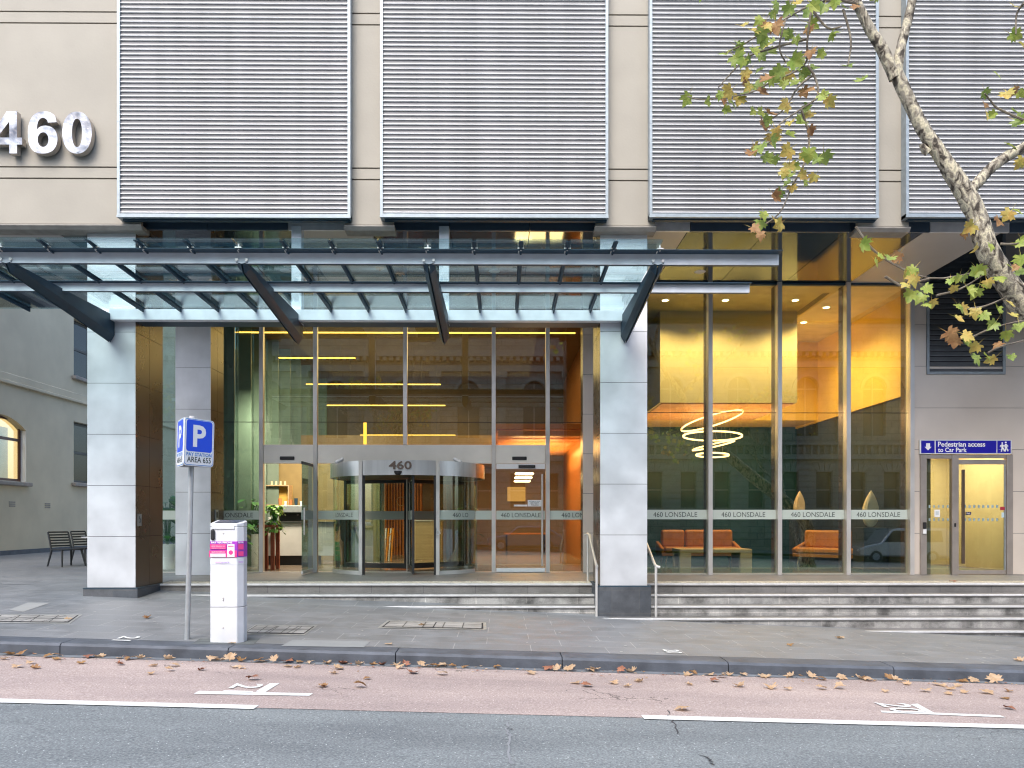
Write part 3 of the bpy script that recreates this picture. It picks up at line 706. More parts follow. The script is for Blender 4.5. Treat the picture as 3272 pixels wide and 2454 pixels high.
sd = thing('sliding_door', 'automatic glass sliding door with do not touch notice, white top and bottom rails', 'door', ((E['e'] + E['f']) / 2, YE, L))
xa, xb = E['e'] + .06, E['f'] - .06; Ys = YE - .02
MB().box(xa, xb, Ys, Ys + .012, L + .10, zh0 - .13).build('pane', clear, sd)
MB().box(xa, xb, Ys - .02, Ys + .03, L + .01, L + .10).build('bottom_rail', white, sd, bevel=.004)
MB().box(xa, xb, Ys - .02, Ys + .03, zh0 - .13, zh0 - .01).build('top_rail', white, sd, bevel=.004)
MB().box(PX(1120, Ys), PX(1156, Ys), Ys - .08, Ys - .021, PZ(1011, Ys), PZ(1005, Ys)).build('sensor', black, sd, bevel=.006)
xs_ = PX(1171, Ys); MB().tube([(xs_, Ys - .05, L + .15), (xs_, Ys - .05, zh0 - .25)], .022, 10).build('handle', steel, sd, smooth=True)
fb = MB().box(xa, xb, Ys - .006, Ys - .002, zb0, zb1).build('glass_band', film, sd)
me = textmesh('460 LONSDALE', 1, 0, .0, w=PX(1168, Ys) - PX(1082, Ys), h=(zb1 - zb0) * .5); MB().mesh(me, put(PX(1125, Ys), Ys - .008, (zb0 + zb1) / 2)).build('lettering', letter, fb, fix=False)
n = MB().box(PX(1140, Ys), PX(1170, Ys), Ys - .01, Ys - .004, PZ(1094, Ys), PZ(1080, Ys)).build('notice', white, sd)
for s_, yy_, h_, w_2 in (('AUTOMATIC DOOR', 1083, .020, .26), ('DO NOT', 1086.5, .036, .19), ('TOUCH', 1091, .036, .17)):
    MB().mesh(textmesh(s_, 1, 0, .01, w=w_2, h=h_), put(PX(1155, Ys), Ys - .012, PZ(yy_, Ys))).build('lettering', letter, n, fix=False)
MB().box(PX(1110, Ys), PX(1139, Ys), Ys - .01, Ys - .004, PZ(1094, Ys), PZ(1090, Ys)).build('notice', white, sd)
# ---------------------------------------------------------------- car park door, vent, cladding right of the lounge
XD = PX(1972, 17.2); YD = 17.2
w = MB(); zj = [L] + [PZ(y, YD, 1980) for y in (1152, 1061.5, 971, 881, 791, 701)] + [ZS]
DX0, DX1, DZ = PX(1987, YD), PX(2186, YD), PZ(981, YD, 2090)
VX0, VX1, VZ0 = PX(2001, YD), PX(2171, YD), PZ(809, YD, 2090)
xg = [XD, PX(2001.5, YD), VX1, PX(2187, YD), 14.5]
def clad(xa, xb, za, zb):
    w.box(xa + .004, xb - .004, YD, YD + .02, za + .004, zb - .004)
for a, b_ in zip(zj, zj[1:]):
    if b_ < DZ + .15:
        clad(XD, DX0, a, b_); clad(DX1, 25.9, a, b_)
    elif a >= VZ0 - .2:
        a2 = a
        clad(XD, VX0, a, b_); clad(VX1, 25.9, a, b_)
        if a < VZ0 and b_ > VZ0: clad(VX0, VX1, a, VZ0)
    else: clad(XD, 25.9, a, b_)
w.build('cladding', claddark, bld)
b = MB(); b.box(XD, 25.9, YD + .025, YD + .05, DZ, ZS); b.box(XD, DX0, YD + .025, YD + .05, L, DZ); b.box(DX1, 25.9, YD + .025, YD + .05, L, DZ); b.build('cladding_backing', groove, bld)
vt = thing('air_vent', 'dark louvred air vent set high in the cladding above the car park door', 'vent', ((VX0 + VX1) / 2, YD, (VZ0 + ZS) / 2))
fr = MB(); t_ = .06
fr.box(VX0, VX0 + t_, YD - .03, YD + .01, VZ0, ZS - .01); fr.box(VX1 - t_, VX1, YD - .03, YD + .01, VZ0, ZS - .01); fr.box(VX0 + t_, VX1 - t_, YD - .03, YD + .01, VZ0, VZ0 + t_)
fr.build('frame', aluf, vt, bevel=.004)
s_ = MB(); z = VZ0 + t_
while z < ZS - .05:
    s_.prism([(YD - .02, z), (YD - .02, z + .014), (YD + .012, z + .105), (YD + .018, z + .095)], 'x', VX0 + t_, VX1 - t_); z += .118
s_.build('louvre_blades', M('vent_dark', (.16, .17, .18), .4, .5), vt)
# door
cp = thing('car_park_door', 'steel framed glass door with side light under the blue car park sign', 'door', ((DX0 + DX1) / 2, YD, L))
def fx(px): return PX(px, YD)
def fz(py): return PZ(py, YD, 2090)
fr = MB()
for a, b_ in ((1987, 2000), (2055, 2069), (2173, 2186)): fr.box(fx(a), fx(b_), YD - .04, YD + .08, L, fz(982))
fr.box(fx(2000) + .002, fx(2055) - .002, YD - .03, YD + .07, fz(991), fz(982)); fr.box(fx(2069) + .002, fx(2173) - .002, YD - .03, YD + .07, fz(990), fz(982))
fr.build('frame', frameb, cp, bevel=.004)
dl = MB().box(fx(2070), fx(2172), YD, YD + .014, L + .1, fz(1003)).build('door_leaf', lounge_glass, cp)
MB().box(fx(2070), fx(2172), YD - .01, YD + .03, L + .01, L + .10).build('bottom_rail', frameb, dl, bevel=.003)
MB().box(fx(2070), fx(2172), YD - .01, YD + .03, fz(1003), fz(993)).build('top_rail', frameb, dl, bevel=.003)
MB().box(fx(2169.5), fx(2172), YD - .008, YD + .025, L + .1, fz(1003)).build('edge', aluf, dl)
MB().box(fx(2073), fx(2079), YD - .10, YD - .06, L + .25, fz(1015)).build('handle', M('handle_bronze', (.20, .15, .11), .35, .8), dl, bevel=.004)
sl = MB().box(fx(2001), fx(2054), YD, YD + .014, L + .01, fz(992)).build('side_light', lounge_glass, cp)
dot = M('dot_grey', (.25, .35, .38), .5)
for py in (1094, 1122.5):
    mb = MB()
    for i in range(5): mb.box(fx(2006 + i * 9.8), fx(2009.5 + i * 9.8), YD - .006, YD - .003, fz(py + 3), fz(py - 3))
    mb.build('dot_pattern', dot, sl)
    mb = MB()
    for i in range(8): mb.box(fx(2082 + i * 9.9), fx(2086.5 + i * 9.9), YD - .006, YD - .003, fz(py + 3), fz(py - 3))
    mb.build('dot_pattern', dot, dl)
mb = MB().box(fx(2018), fx(2030), YD - .009, YD - .006, fz(1117), fz(1101)).build('notice', white, sl)
mb = MB(); [mb.box(fx(2020.5), fx(2027.5), YD - .012, YD - .010, fz(1105.6 + k * 2), fz(1105 + k * 2)) for k in range(4)]; mb.build('print', dot, sl)
rd_ = MB().box(fx(1991), fx(1997.5), YD - .09, YD - .041, fz(1142), fz(1128)).build('card_reader', black, cp, bevel=.01)
MB().box(fx(1991), fx(1998), YD - .07, YD - .041, fz(1153), fz(1143)).build('push_button', white, cp, bevel=.005)
MB().box(fx(2059), fx(2063), YD - .05, YD - .041, fz(1138), fz(1130)).build('door_release', black, cp, bevel=.003)
stk = MB(); stk.box(fx(2079), fx(2097), YD - .010, YD - .006, fz(1112.5), fz(1106)); s1 = stk.build('sticker', M('sticker_navy', (.03, .03, .10), .4), dl)
MB().mesh(textmesh('Pull', 1, 0, .01, h=.035), put(fx(2091), YD - .014, fz(1109))).build('lettering', white, s1, fix=False)
mb = MB(); mb.lathe([(0, 0), (.03, 0)], 0, 0, 12); mb.v = [(fx(2084) + x, YD - .013, fz(1109.2) + y) for x, y, z in mb.v]; mb.build('emblem', leaf_y, s1, fix=False)
MB().box(fx(2160), fx(2170), YD - .010, YD - .006, fz(1102), fz(1095)).build('sticker', M('sticker_red', (.35, .03, .05), .4), dl)
MB().box(fx(2163), fx(2168.5), YD - .010, YD - .006, fz(1118), fz(1107)).build('sticker', M('sticker_blue', (.45, .60, .66), .4), dl)
# sign over the door
SY = YD - .06; sx0, sx1, sz0, sz1 = PX(1987.5, SY), PX(2185.5, SY), PZ(980.5, SY, 2090), PZ(950, SY, 2090)
sg = thing('car_park_sign', 'blue sign reading Pedestrian access to Car Park above the door', 'sign', ((sx0 + sx1) / 2, SY, sz0))
MB().box(sx0, sx1, SY, SY + .05, sz0, sz1).build('board', white, sg, bevel=.003)
blue = M('sign_blue', (.012, .010, .34), .35, var=.02); wv = M('sign_white', (.85, .86, .9), .4, var=.01)
W_ = sx1 - sx0; H_ = sz1 - sz0; q = .018
for a, b_ in ((.012, .158), (.170, .833), (.842, .988)): MB().box(sx0 + W_ * a, sx0 + W_ * b_, SY - .004, SY - .001, sz0 + q, sz1 - q).build('panel', blue, sg)
cx = sx0 + W_ * .085; cz = (sz0 + sz1) / 2; s_ = H_ / 2
MB().prism([(cx - .28 * s_, cz + .50 * s_), (cx + .28 * s_, cz + .50 * s_), (cx + .28 * s_, cz), (cx + .50 * s_, cz), (cx, cz - .52 * s_), (cx - .50 * s_, cz), (cx - .28 * s_, cz)], 'y', SY - .008, SY - .005).build('arrow', wv, sg)
MB().mesh(textmesh('Pedestrian access', 1, 0, .022, w=W_ * .515, h=H_ * .36), put(sx0 + W_ * .45, SY - .008, cz + H_ * .185)).build('lettering', wv, sg, fix=False)
MB().mesh(textmesh('to Car Park', 1, 0, .022, w=W_ * .315, h=H_ * .33), put(sx0 + W_ * .35, SY - .008, cz - H_ * .215)).build('lettering', wv, sg, fix=False)
pg = MB(); ox = sx0 + W_ * .915; k_ = H_ * .38; Yp = SY - .007
def limb(pts, r): pg.tube([(ox + a * k_, Yp, cz + b * k_) for a, b in pts], r * k_, 8)
for o_, f in ((-.36, .9), (.30, 1.05)):
    pg.prism([(ox + (o_ + .17 * f * math.cos(t)) * k_, cz + (.78 * f + .17 * f * math.sin(t)) * k_) for t in [i * math.pi / 6 for i in range(12)]], 'y', Yp - .003, Yp + .002)
    d = 1 if o_ > 0 else -1
    pg.prism([(ox + (o_ + a) * k_, cz + b * f * k_) for a, b in ((-.17, .5), (.17, .5), (.22, -.15), (-.22, -.15))], 'y', Yp - .003, Yp + .002)
    limb([(o_, .45 * f), (o_ + d * .34, .25), (o_ + d * .36, -.05)], .09); limb([(o_, .45 * f), (0, .10)], .09)
    limb([(o_, -.1), (o_ + .25, -.5), (o_ + .42, -.82)], .12); limb([(o_, -.1), (o_ - .10, -.5), (o_ - .16, -.9)], .12)
pg.box(ox - k_, ox + k_, SY - .006, SY - .0045, cz - .56 * k_, cz - .52 * k_)
pg.build('pictogram', wv, sg)
# ---------------------------------------------------------------- house number on the wall
YN = YW - .03
nb = thing('building_number', 'large polished steel 460 fixed to the beige wall', 'number sign', (PX(90, YN), YN, PZ(330, YN, 90)))
def ell(cx, cy, rx, ry, n=28, e=2.0):
    o = []
    for k in range(n):
        t = 2 * math.pi * k / n; c_, s_ = math.cos(t), math.sin(t)
        o.append((cx + rx * math.copysign(abs(c_) ** (2 / e), c_), cy + ry * math.copysign(abs(s_) ** (2 / e), s_)))
    return o
def smooth_poly(pts, sharp=()):
    o = []; n = len(pts)
    for i in range(n):
        p0, p1, p2, p3 = pts[i - 1], pts[i], pts[(i + 1) % n], pts[(i + 2) % n]
        if i in sharp: p0 = p1
        if (i + 1) % n in sharp: p3 = p2
        for k in range(3):
            t = k / 3; t2 = t * t; t3 = t2 * t
            o.append(tuple(.5 * ((2 * b) + (-a + c_) * t + (2 * a - 5 * b + 4 * c_ - d_) * t2 + (-a + 3 * b - 3 * c_ + d_) * t3) for a, b, c_, d_ in zip(p0, p1, p2, p3)))
    return o
GL = {'4': ([(.52, 1), (.84, 1), (.84, .375), (1, .375), (1, .21), (.84, .21), (.84, 0), (.60, 0), (.60, .21), (0, .21), (0, .40)], [(.60, .76), (.22, .375), (.60, .375)]),
      '0': (ell(.5, .5, .5, .5, 36, 2.2), ell(.5, .493, .172, .338, 30, 2.2)),
      '6': (smooth_poly([(.97, .745), (.93, .87), (.81, .955), (.64, .998), (.50, 1.0), (.33, .975), (.18, .90), (.075, .78), (.015, .62), (0, .46), (.012, .32), (.065, .18), (.17, .07), (.32, .012), (.50, 0), (.68, .015), (.84, .075), (.95, .18), (1, .32), (.98, .45), (.91, .56), (.79, .63), (.64, .66), (.50, .655), (.38, .62), (.305, .56), (.315, .66), (.35, .76), (.42, .825), (.51, .845), (.60, .825), (.66, .775), (.675, .735)], (0, 32, 25)), ell(.515, .33, .185, .175, 24))}
def glyph(ch, w_, h_, ex):
    cu = bpy.data.curves.new('g', 'CURVE'); cu.dimensions = '2D'; cu.fill_mode = 'BOTH'; cu.extrude = ex
    for pts in GL[ch]:
        sp = cu.splines.new('POLY'); sp.points.add(len(pts) - 1); sp.use_cyclic_u = True
        for q_, (x, y) in zip(sp.points, pts): q_.co = (x * w_, y * h_, 0, 1)
    ob = bpy.data.objects.new('g', cu); COL.objects.link(ob); dg = bpy.context.evaluated_depsgraph_get(); dg.update()
    me = bpy.data.meshes.new_from_object(ob.evaluated_get(dg)); bpy.data.objects.remove(ob); return me
numst = M('polished_steel', (.09, .095, .11), .10, 1, col2=(.42, .43, .45), scale=4, detail=2, bump=1.0, bscale=5); nside = M('number_return', (.50, .45, .40), .35, .5)  # grey mottling on the faces paints in patchy reflections
for ch, a, b_ in (('4', -22, 47), ('6', 59.5, 123.5), ('0', 134, 197.5)):
    Yn = YN - .13; xa, xb = PX(a, Yn), PX(b_, Yn); z0, z1 = PZ(331, Yn, 90), PZ(240, Yn, 90)
    me = glyph(ch, xb - xa, z1 - z0, .055)
    m_ = MB().mesh(me, put(xa, YN - .055 - .012, z0), 1)
    for i, p in enumerate(me.polygons):
        if abs(p.normal.z) > .9: m_.m[i] = 0
    m_.build('numeral', [numst, nside], nb, fix=False)
# ---------------------------------------------------------------- handrails
def rail(pts_rail, posts, label):
    t = thing('handrail', label, 'handrail', posts[0][0], 'stainless handrails at the steps')
    MB().tube(pts_rail, .026, 12).build('rail', steel, t, smooth=True)
    for a, b_ in posts: MB().tube([a, b_], .024, 12).build('post', steel, t, smooth=True)
xr = 1.72
rail([(xr - .05, 15.36, L + .93), (xr, 15.30, L + .95), (xr + .01, 15.1, L + .93), (xr, 13.95, CZ - .82), (xr - .0, 13.82, CZ - .845)],
     [((xr, 13.88, gz(xr, 13.88) - .02), (xr, 13.88, CZ - .84)), ((xr, 15.28, L), (xr, 15.28, L + .93))], 'stainless handrail between the revolving door steps and the column plinth')
xr = 2.79
rail([(xr, 15.30, L + .95), (xr - .0, 15.1, L + .93), (xr, 13.95, CZ - .83), (xr + .04, 13.84, CZ - .86), (xr + .07, 13.83, CZ - .86)],
     [((xr, 13.86, gz(xr, 13.86) - .02), (xr, 13.86, CZ - .85)), ((xr - .02, 15.28, L), (xr - .02, 15.28, L + .93))], 'stainless handrail on the lounge window side of the column plinth')
# ---------------------------------------------------------------- parking sign
bp = G(404, 1381); top = P(415.5, 905, bp.y + .0)
ps = thing('parking_sign', 'three-sided blue and white P pay station sign on a leaning steel pole', 'sign', (bp.x, bp.y, bp.z))
MB().tube([(bp.x, bp.y, bp.z - .1), (top.x, top.y, top.z + .0)], .034, 14).build('pole', M('pole_grey', (.42, .45, .47), .45, .5, var=.1, scale=8), ps, smooth=True)
MB().tube([(top.x - .001, top.y, top.z - .02), (top.x, top.y, top.z + .035)], .040, 14).build('pole_cap', M('cap_grey', (.6, .6, .62), .5), ps, smooth=True)
axis = (top - bp).normalized()
sblue = M('panel_blue', (.008, .075, .72), .35, var=.02); sbl2 = M('text_blue', (.03, .22, .62), .4); swh = M('panel_white', (.78, .82, .86), .35, var=.02)
cen = bp + axis * ((P(415, 1008, bp.y).z - bp.z) / axis.z)
SW = .48; HT = .615; rr = SW / math.sqrt(3)
base = R_(-88)
cs = [cen + Vector((rr * math.cos(base + k * 2 * math.pi / 3), rr * math.sin(base + k * 2 * math.pi / 3), 0)) for k in range(3)]
def sign_face(A, B, withtext=True):
    d = (B - A).normalized(); up = axis; nrm = d.cross(up).normalized(); ctr = (A + B) / 2
    if nrm.dot(ctr - cen) < 0: nrm = -nrm
    Mx = Matrix.Identity(4)
    for i in range(3): Mx[i][0] = d[i]; Mx[i][1] = up[i]; Mx[i][2] = nrm[i]; Mx[i][3] = (A + up * HT / 2)[i] + d[i] * SW / 2
    def rrect(w, h, r, z, z2, mi, mb, cy=0):
        pts = []
        for cx_, cy_, a0 in ((w / 2 - r, h / 2 - r, 0), (-w / 2 + r, h / 2 - r, 90), (-w / 2 + r, -h / 2 + r, 180), (w / 2 - r, -h / 2 + r, 270)):
            for k in range(5): t = R_(a0 + k * 22.5); pts.append((cx_ + r * math.cos(t), cy_ + r * math.sin(t) + cy))
        n = len(pts); vs = [Mx @ Vector((x, y, z)) for x, y in pts] + [Mx @ Vector((x, y, z2)) for x, y in pts]
        mb.add(vs, [(i, (i + 1) % n, n + (i + 1) % n, n + i) for i in range(n)] + [tuple(range(n))[::-1], tuple(range(n, 2 * n))], mi)
    f = MB(); rrect(SW, HT, .045, -.01, 0, 0, f); fo = f.build('sign_panel', swh, ps)
    f = MB(); rrect(SW - .02, HT - .02, .04, .001, .002, 0, f); f.build('border', sbl2, fo)
    f = MB(); rrect(SW - .035, HT - .035, .036, .0025, .0035, 0, f); f.build('panel_field', swh, fo)
    f = MB(); rrect(SW - .07, HT * .66, .035, .004, .005, 0, f, HT * .135); f.build('blue_field', sblue, fo)
    def txt(s, w_, h_, x, y, m_, off):
        me = textmesh(s, 1, 0, off, w=w_, h=h_); MB().mesh(me, Mx @ Matrix.Translation((x, y, .0065))).build('lettering', m_, fo, fix=False)
    txt('P', .205, .285, 0, HT * .135, swh, .03); txt('PAY STATION', .40, .045, 0, -HT * .255, sbl2, .02); txt('AREA 655', .38, .072, 0, -HT * .365, letter, .01)
A, B, C_ = cs
sign_face(A, cs[1] if (cs[1] - cs[0]).x > 0 else cs[2])
o2 = cs[2] if (cs[1] - cs[0]).x > 0 else cs[1]
o1 = cs[1] if (cs[1] - cs[0]).x > 0 else cs[2]
sign_face(o2, A); sign_face(o1, o2)
f = MB(); f.add([c + axis * .012 for c in cs], [(0, 1, 2)]); f.build('sign_base', navy, ps, fix=False)
# ---------------------------------------------------------------- pay station
q0 = G(452.5, 1388); px0_, py0_ = q0.x, q0.y - .0
pw = P(512, 1388, py0_).x - px0_
pt = thing('pay_station', 'white octagonal parking pay station with pink and purple pay by phone wrap', 'parking machine', (px0_ + .2, py0_ + .15, q0.z))
ch = P(526, 1385, py0_ + .08).x - px0_
poly = [(0, .03), (.012, 0), (pw, 0), (ch, .085), (ch, .22), (pw, .30), (.012, .30), (0, .27)]
zt_ = CZ + (PY0 - 1133) * py0_ / F
pwm = M('powder_white', (.66, .69, .73), .4, var=.07, scale=4, bump=.03)
def shell(z0, z1, mat, nm, grow=0, top=None, par=pt):
    cxp, cyp = ch / 2, .15
    pts = [(px0_ + cxp + (x - cxp) * (1 + grow), py0_ + cyp + (y - cyp) * (1 + grow)) for x, y in poly]; n = len(pts)
    vs = [(x, y, z0) for x, y in pts] + [(x, y, z1 if top is None else z1 + top * (y - py0_)) for x, y in pts]
    return MB().add(vs, [(i, (i + 1) % n, n + (i + 1) % n, n + i) for i in range(n)] + [tuple(range(n))[::-1], tuple(range(n, 2 * n))]).build(nm, mat, par, bevel=.006)
zs1 = CZ + (PY0 - 1311.5) * py0_ / F
zq = lambda y: CZ + (PY0 - y) * py0_ / F
shell(gz(px0_, py0_) - .05, zq(1312), pwm, 'pedestal'); shell(zq(1311), zq(1138), pwm, 'cabinet')
hd_ = shell(zq(1137.5), zq(1131), pwm, 'head', top=.16)
s_ = MB(); sl_ = .16
def tz(y): return zq(1131) + sl_ * (y - py0_) + .004
s_.add([(px0_ + .05, py0_ + .03, tz(py0_ + .03) + .003), (px0_ + pw - .02, py0_ + .03, tz(py0_ + .03) + .003), (px0_ + pw + .03, py0_ + .25, tz(py0_ + .25) + .003), (px0_ + .05, py0_ + .25, tz(py0_ + .25) + .003)], [(0, 1, 2, 3)])
s_.build('solar_panel', M('solar', (.10, .12, .18), .2), pt, fix=False)
MB().box(px0_ + .03, px0_ + pw - .03, py0_ - .012, py0_ + .001, zq(1143), zq(1136)).build('visor', pwm, pt, bevel=.004)
MB().box(px0_ + .02, px0_ + .075, py0_ - .03, py0_ - .001, zq(1166.5), zq(1143.5)).build('coin_slot', black, pt, bevel=.02)
for y_ in (1152, 1291.5, 1295.5, 1320):
    MB().lathe([(0, 0), (.012, .0)], 0, 0, 10).build('x', black).name = 'tmp'
    bpy.data.objects.remove(bpy.data.objects['tmp'])
    cxx = px0_ + pw * .50; zz = zq(y_ if y_ < 1300 else 1355)
    MB().tube([(cxx, py0_ - .010, zz), (cxx, py0_ + .002, zz)], [.006, .013], 10).build('lock', steel, pt)
wrap = M('wrap_purple', (.26, .05, .62), .35, col2=(.45, .06, .50), scale=2.5)
shell(zq(1204), zq(1168.5), wrap, 'phone_wrap', grow=.012)
pinkp = M('wrap_pink', (.85, .06, .28), .35, var=.02); lil = M('wrap_lilac', (.62, .66, .80), .4)
wy = py0_ - .007
def lab(x0, x1, y0_, y1_, m_, nm='label_patch', dy=0): return MB().box(px0_ + pw * x0, px0_ + pw * x1, wy - .003 - dy, wy - .001 - dy, zq(y1_), zq(y0_)).build(nm, m_, pt)
lab(.03, .62, 1175, 1186, pinkp); lab(.0, 1.0, 1189, 1203.5, pinkp); lab(.04, .60, 1195.5, 1203, lil, dy=.003)
lab(.66, .92, 1175.5, 1203, wv, dy=.003)
ring = MB(); cxr, czr = px0_ + pw * .79, zq(1193)
ring.prism([(cxr + .028 * math.cos(i * math.pi / 8), czr + .028 * math.sin(i * math.pi / 8)) for i in range(16)], 'y', wy - .010, wy - .008); ring.build('label_patch', pinkp, pt)
lab(.69, .89, 1178.5, 1180.5, pinkp, dy=.006)
MB().mesh(textmesh('PAY VIA PHONE', 1, 0, .03, w=pw * .76, h=.024), put(px0_ + pw * .46, wy - .006, zq(1171.8))).build('lettering', wv, pt, fix=False)
for k, yv in enumerate((1177.3, 1180.5, 1183.7, 1191, 1193.6)):
    MB().mesh(textmesh('pay for your parking now' if k % 2 else 'select your meter area', 1, 0, .01, w=pw * .48, h=.010), put(px0_ + pw * .33, wy - .006, zq(yv))).build('lettering', wv, pt, fix=False)
shell(zq(1220), zq(1205.5), M('wrap_white', (.66, .70, .76), .3, var=.01), 'logo_band', grow=.008)
MB().mesh(textmesh('easypark', 1, 0, .02, w=pw * .52, h=.030), put(px0_ + pw * .49, wy - .006, zq(1214.5))).build('lettering', M('logo_violet', (.42, .30, .72), .4, col2=(.75, .40, .62), scale=8), pt, fix=False)
# chamfer side repeats
dx, dy = ch - pw, .085; ln = math.hypot(dx, dy); Ms = Matrix(((dx / ln, 0, dy / ln, 0), (dy / ln, 0, -dx / ln, 0), (0, 1, 0, 0), (0, 0, 0, 1)))
def side(me, u, z, m_, nm):
    T = Matrix.Translation((px0_ + pw + dx * u, py0_ + dy * u, z)) @ Ms
    T = Matrix.Translation(Vector((dy / ln, -dx / ln, 0)) * .012) @ T
    MB().mesh(me, T).build(nm, m_, pt, fix=False)
def rectm(w_, h_):
    me = bpy.data.meshes.new('r'); me.from_pydata([(-w_ / 2, -h_ / 2, 0), (w_ / 2, -h_ / 2, 0), (w_ / 2, h_ / 2, 0), (-w_ / 2, h_ / 2, 0)], [], [(0, 1, 2, 3)]); return me
side(rectm(ln * .8, .07), .5, zq(1181), pinkp, 'label_patch'); side(rectm(ln * .8, .06), .5, zq(1196), pinkp, 'label_patch')
side(textmesh('PAY VIA', 1, 0, .03, w=ln * .8, h=.022), .5, zq(1171.8), wv, 'lettering'); side(textmesh('easyp', 1, 0, .02, w=ln * .7, h=.028), .5, zq(1214.5), MATS['logo_violet'], 'lettering')
# concrete pad round the pay station
mb = MB(); q = [G(*p) for p in [(432, 1380), (562, 1380), (548, 1393), (412, 1392)]]; mb.add([(p.x, p.y, p.z + .003) for p in q], [(0, 1, 2, 3)]); kind(mb.build('paving_patch', M('mortar', (.10, .115, .12), .8, var=.25, scale=12), fix=False), 'structure')
# ---------------------------------------------------------------- lobby interior (setting)
XP = PX(1258, 22)
def S(name, mb, mat, **k): return kind(mb.build(name, mat, **k), 'structure')
YBK = 30.0; XLW = -6.9
S('lobby_floor', MB().box(XLW, 2.45, YE + .1, YBK, L, L + .004), M('lobby_floor_m', (.20, .17, .14), .22, var=.08, scale=1))
S('lobby_ceiling', MB().box(XLW, 2.415, YE + .1, YBK, ZS - .03, ZS), olive)
S('lobby_back_wall', MB().box(XLW, 2.5, YBK, YBK + .1, L, ZS), olive)
S('lobby_side_wall', MB().box(2.42, 2.5, YE + .03, YBK - .002, L + 0, ZS), copper)
# upper gallery face with ledges
S('gallery_wall', MB().box(XLW, -.3, 25.2, 25.4, CZ + 2.2, CZ + 2.75).box(XLW, -.3, 25.2, YBK, CZ + 2.0, CZ + 2.19), M('gallery', (.30, .20, .08), .5))
# low timber batten ceiling on the copper side
bt_ = MB(); y = 22.6
while y < 29.5: bt_.box(-.1, 2.40, y, y + .12, CZ + 2.45, CZ + 2.62); y += .42
S('batten_ceiling', bt_, M('batten_glow', (.62, .26, .07), .3))
S('batten_backing', MB().box(-.2, 2.41, 22.5, YBK, CZ + 2.64, CZ + 2.8), copper)
# side glazing of the lobby: tall glass fins toward the lane
sgz = MB(); y = YE + .9
for i in range(9):
    sgz.box(XLW - .02, XLW + .02, y, y + 1.22, L, ZS); y += 1.25
S('side_glazing', sgz, MATS['clear_glass'])
for i in range(9):
    yy = YE + .9 + i * 1.25
    kind(MB().box(XLW - .05, XLW + .35, yy - .03, yy + .0, L, ZS).build('glass_fin', M('fin_green', (.20, .27, .22), .25, var=.1)), 'structure')
# lounge shell
XRW = 9.45; YLB = 24.6; zlow = CZ + 2.96
S('lounge_floor', MB().box(2.55, XRW + 2.3, YG + .1, YLB, L, L + .004), M('lounge_floor_m', (.015, .085, .085), .12, var=.3, scale=1.5))
S('lounge_ceiling', MB().box(2.55, XRW, YG + .1, 22.9, ZS - .03, ZS), M('lounge_ceil', (.72, .58, .28), .6))
S('lounge_void_wall', MB().box(2.55, XRW, 22.9, 23.0, zlow, ZS - .03), amber)
S('lounge_low_ceiling', MB().box(2.55, XRW, 23.0, YLB, zlow, zlow + .05), amberceil)
S('lounge_back_wall', MB().box(2.55, XRW + .12, YLB, YLB + .1, L, ZS), tealwall)
S('lounge_side_wall', MB().box(XRW, XRW + .1, YG + .1, 24.6, zlow, ZS).box(XRW - .02, XRW + .12, YG + .1, 24.6, zlow - .06, zlow - .001), amber)
S('lounge_lower_wall', MB().box(XRW + .02, XRW + .1, YG + .15, 24.6, L, zlow - .07), darkwall)
S('lounge_partition', MB().box(2.55, 2.65, YG + .1, YLB, L, ZS - .03), darkwall)
xb0, xb1 = PX(1426, 19.5), PX(1722, 19.5)
S('bulkhead', MB().box(xb0, xb1, 19.5, 22.88, CZ + 2.97, ZS - .031), M('bulkhead_m', (.68, .56, .28), .6, var=.03))
S('bulkhead_underside', MB().box(xb0 + .06, xb1 - .06, 19.6, 22.86, CZ + 2.95, CZ + 2.969), M('bulk_under', (.80, .42, .18), .5))
# car park lobby behind the right door
xc0, xc1 = XRW + .25, 12.2
S('stair_wall', MB().box(xc0, xc1, 21.0, 21.1, L, ZS - .1).box(xc1, xc1 + .1, YD + .1, 21.1, L, ZS - .1), creamwall)
S('stair_side_wall', MB().box(xc0 - .1, xc0, YD + .1, 21.1, L, ZS - .1), olive)
S('stair_floor', MB().box(xc0, xc1, YD + .06, 21.0, L - .001, L + .003), M('stair_floor_m', (.14, .11, .08), .4))
S('stair_ceiling', MB().box(xc0, xc1, YD + .06, 21.0, CZ + 1.9, CZ + 1.95), creamwall)
hr = thing('wall_handrail', 'dark handrail on the cream wall inside the car park entry', 'handrail', (xc0 + .2, 20.9, L + .9))
MB().tube([(xc0 + .02, 20.93, L + 1.05), (xc0 + 1.1, 20.93, L + .95)], .02, 8).build('rail', black, hr, smooth=True)
MB().tube([(xc0 + .7, 20.93, L + .97), (xc0 + .7, 20.98, L + .86), (xc0 + .8, 20.98, L + .86)], .012, 8).build('bracket', black, hr)
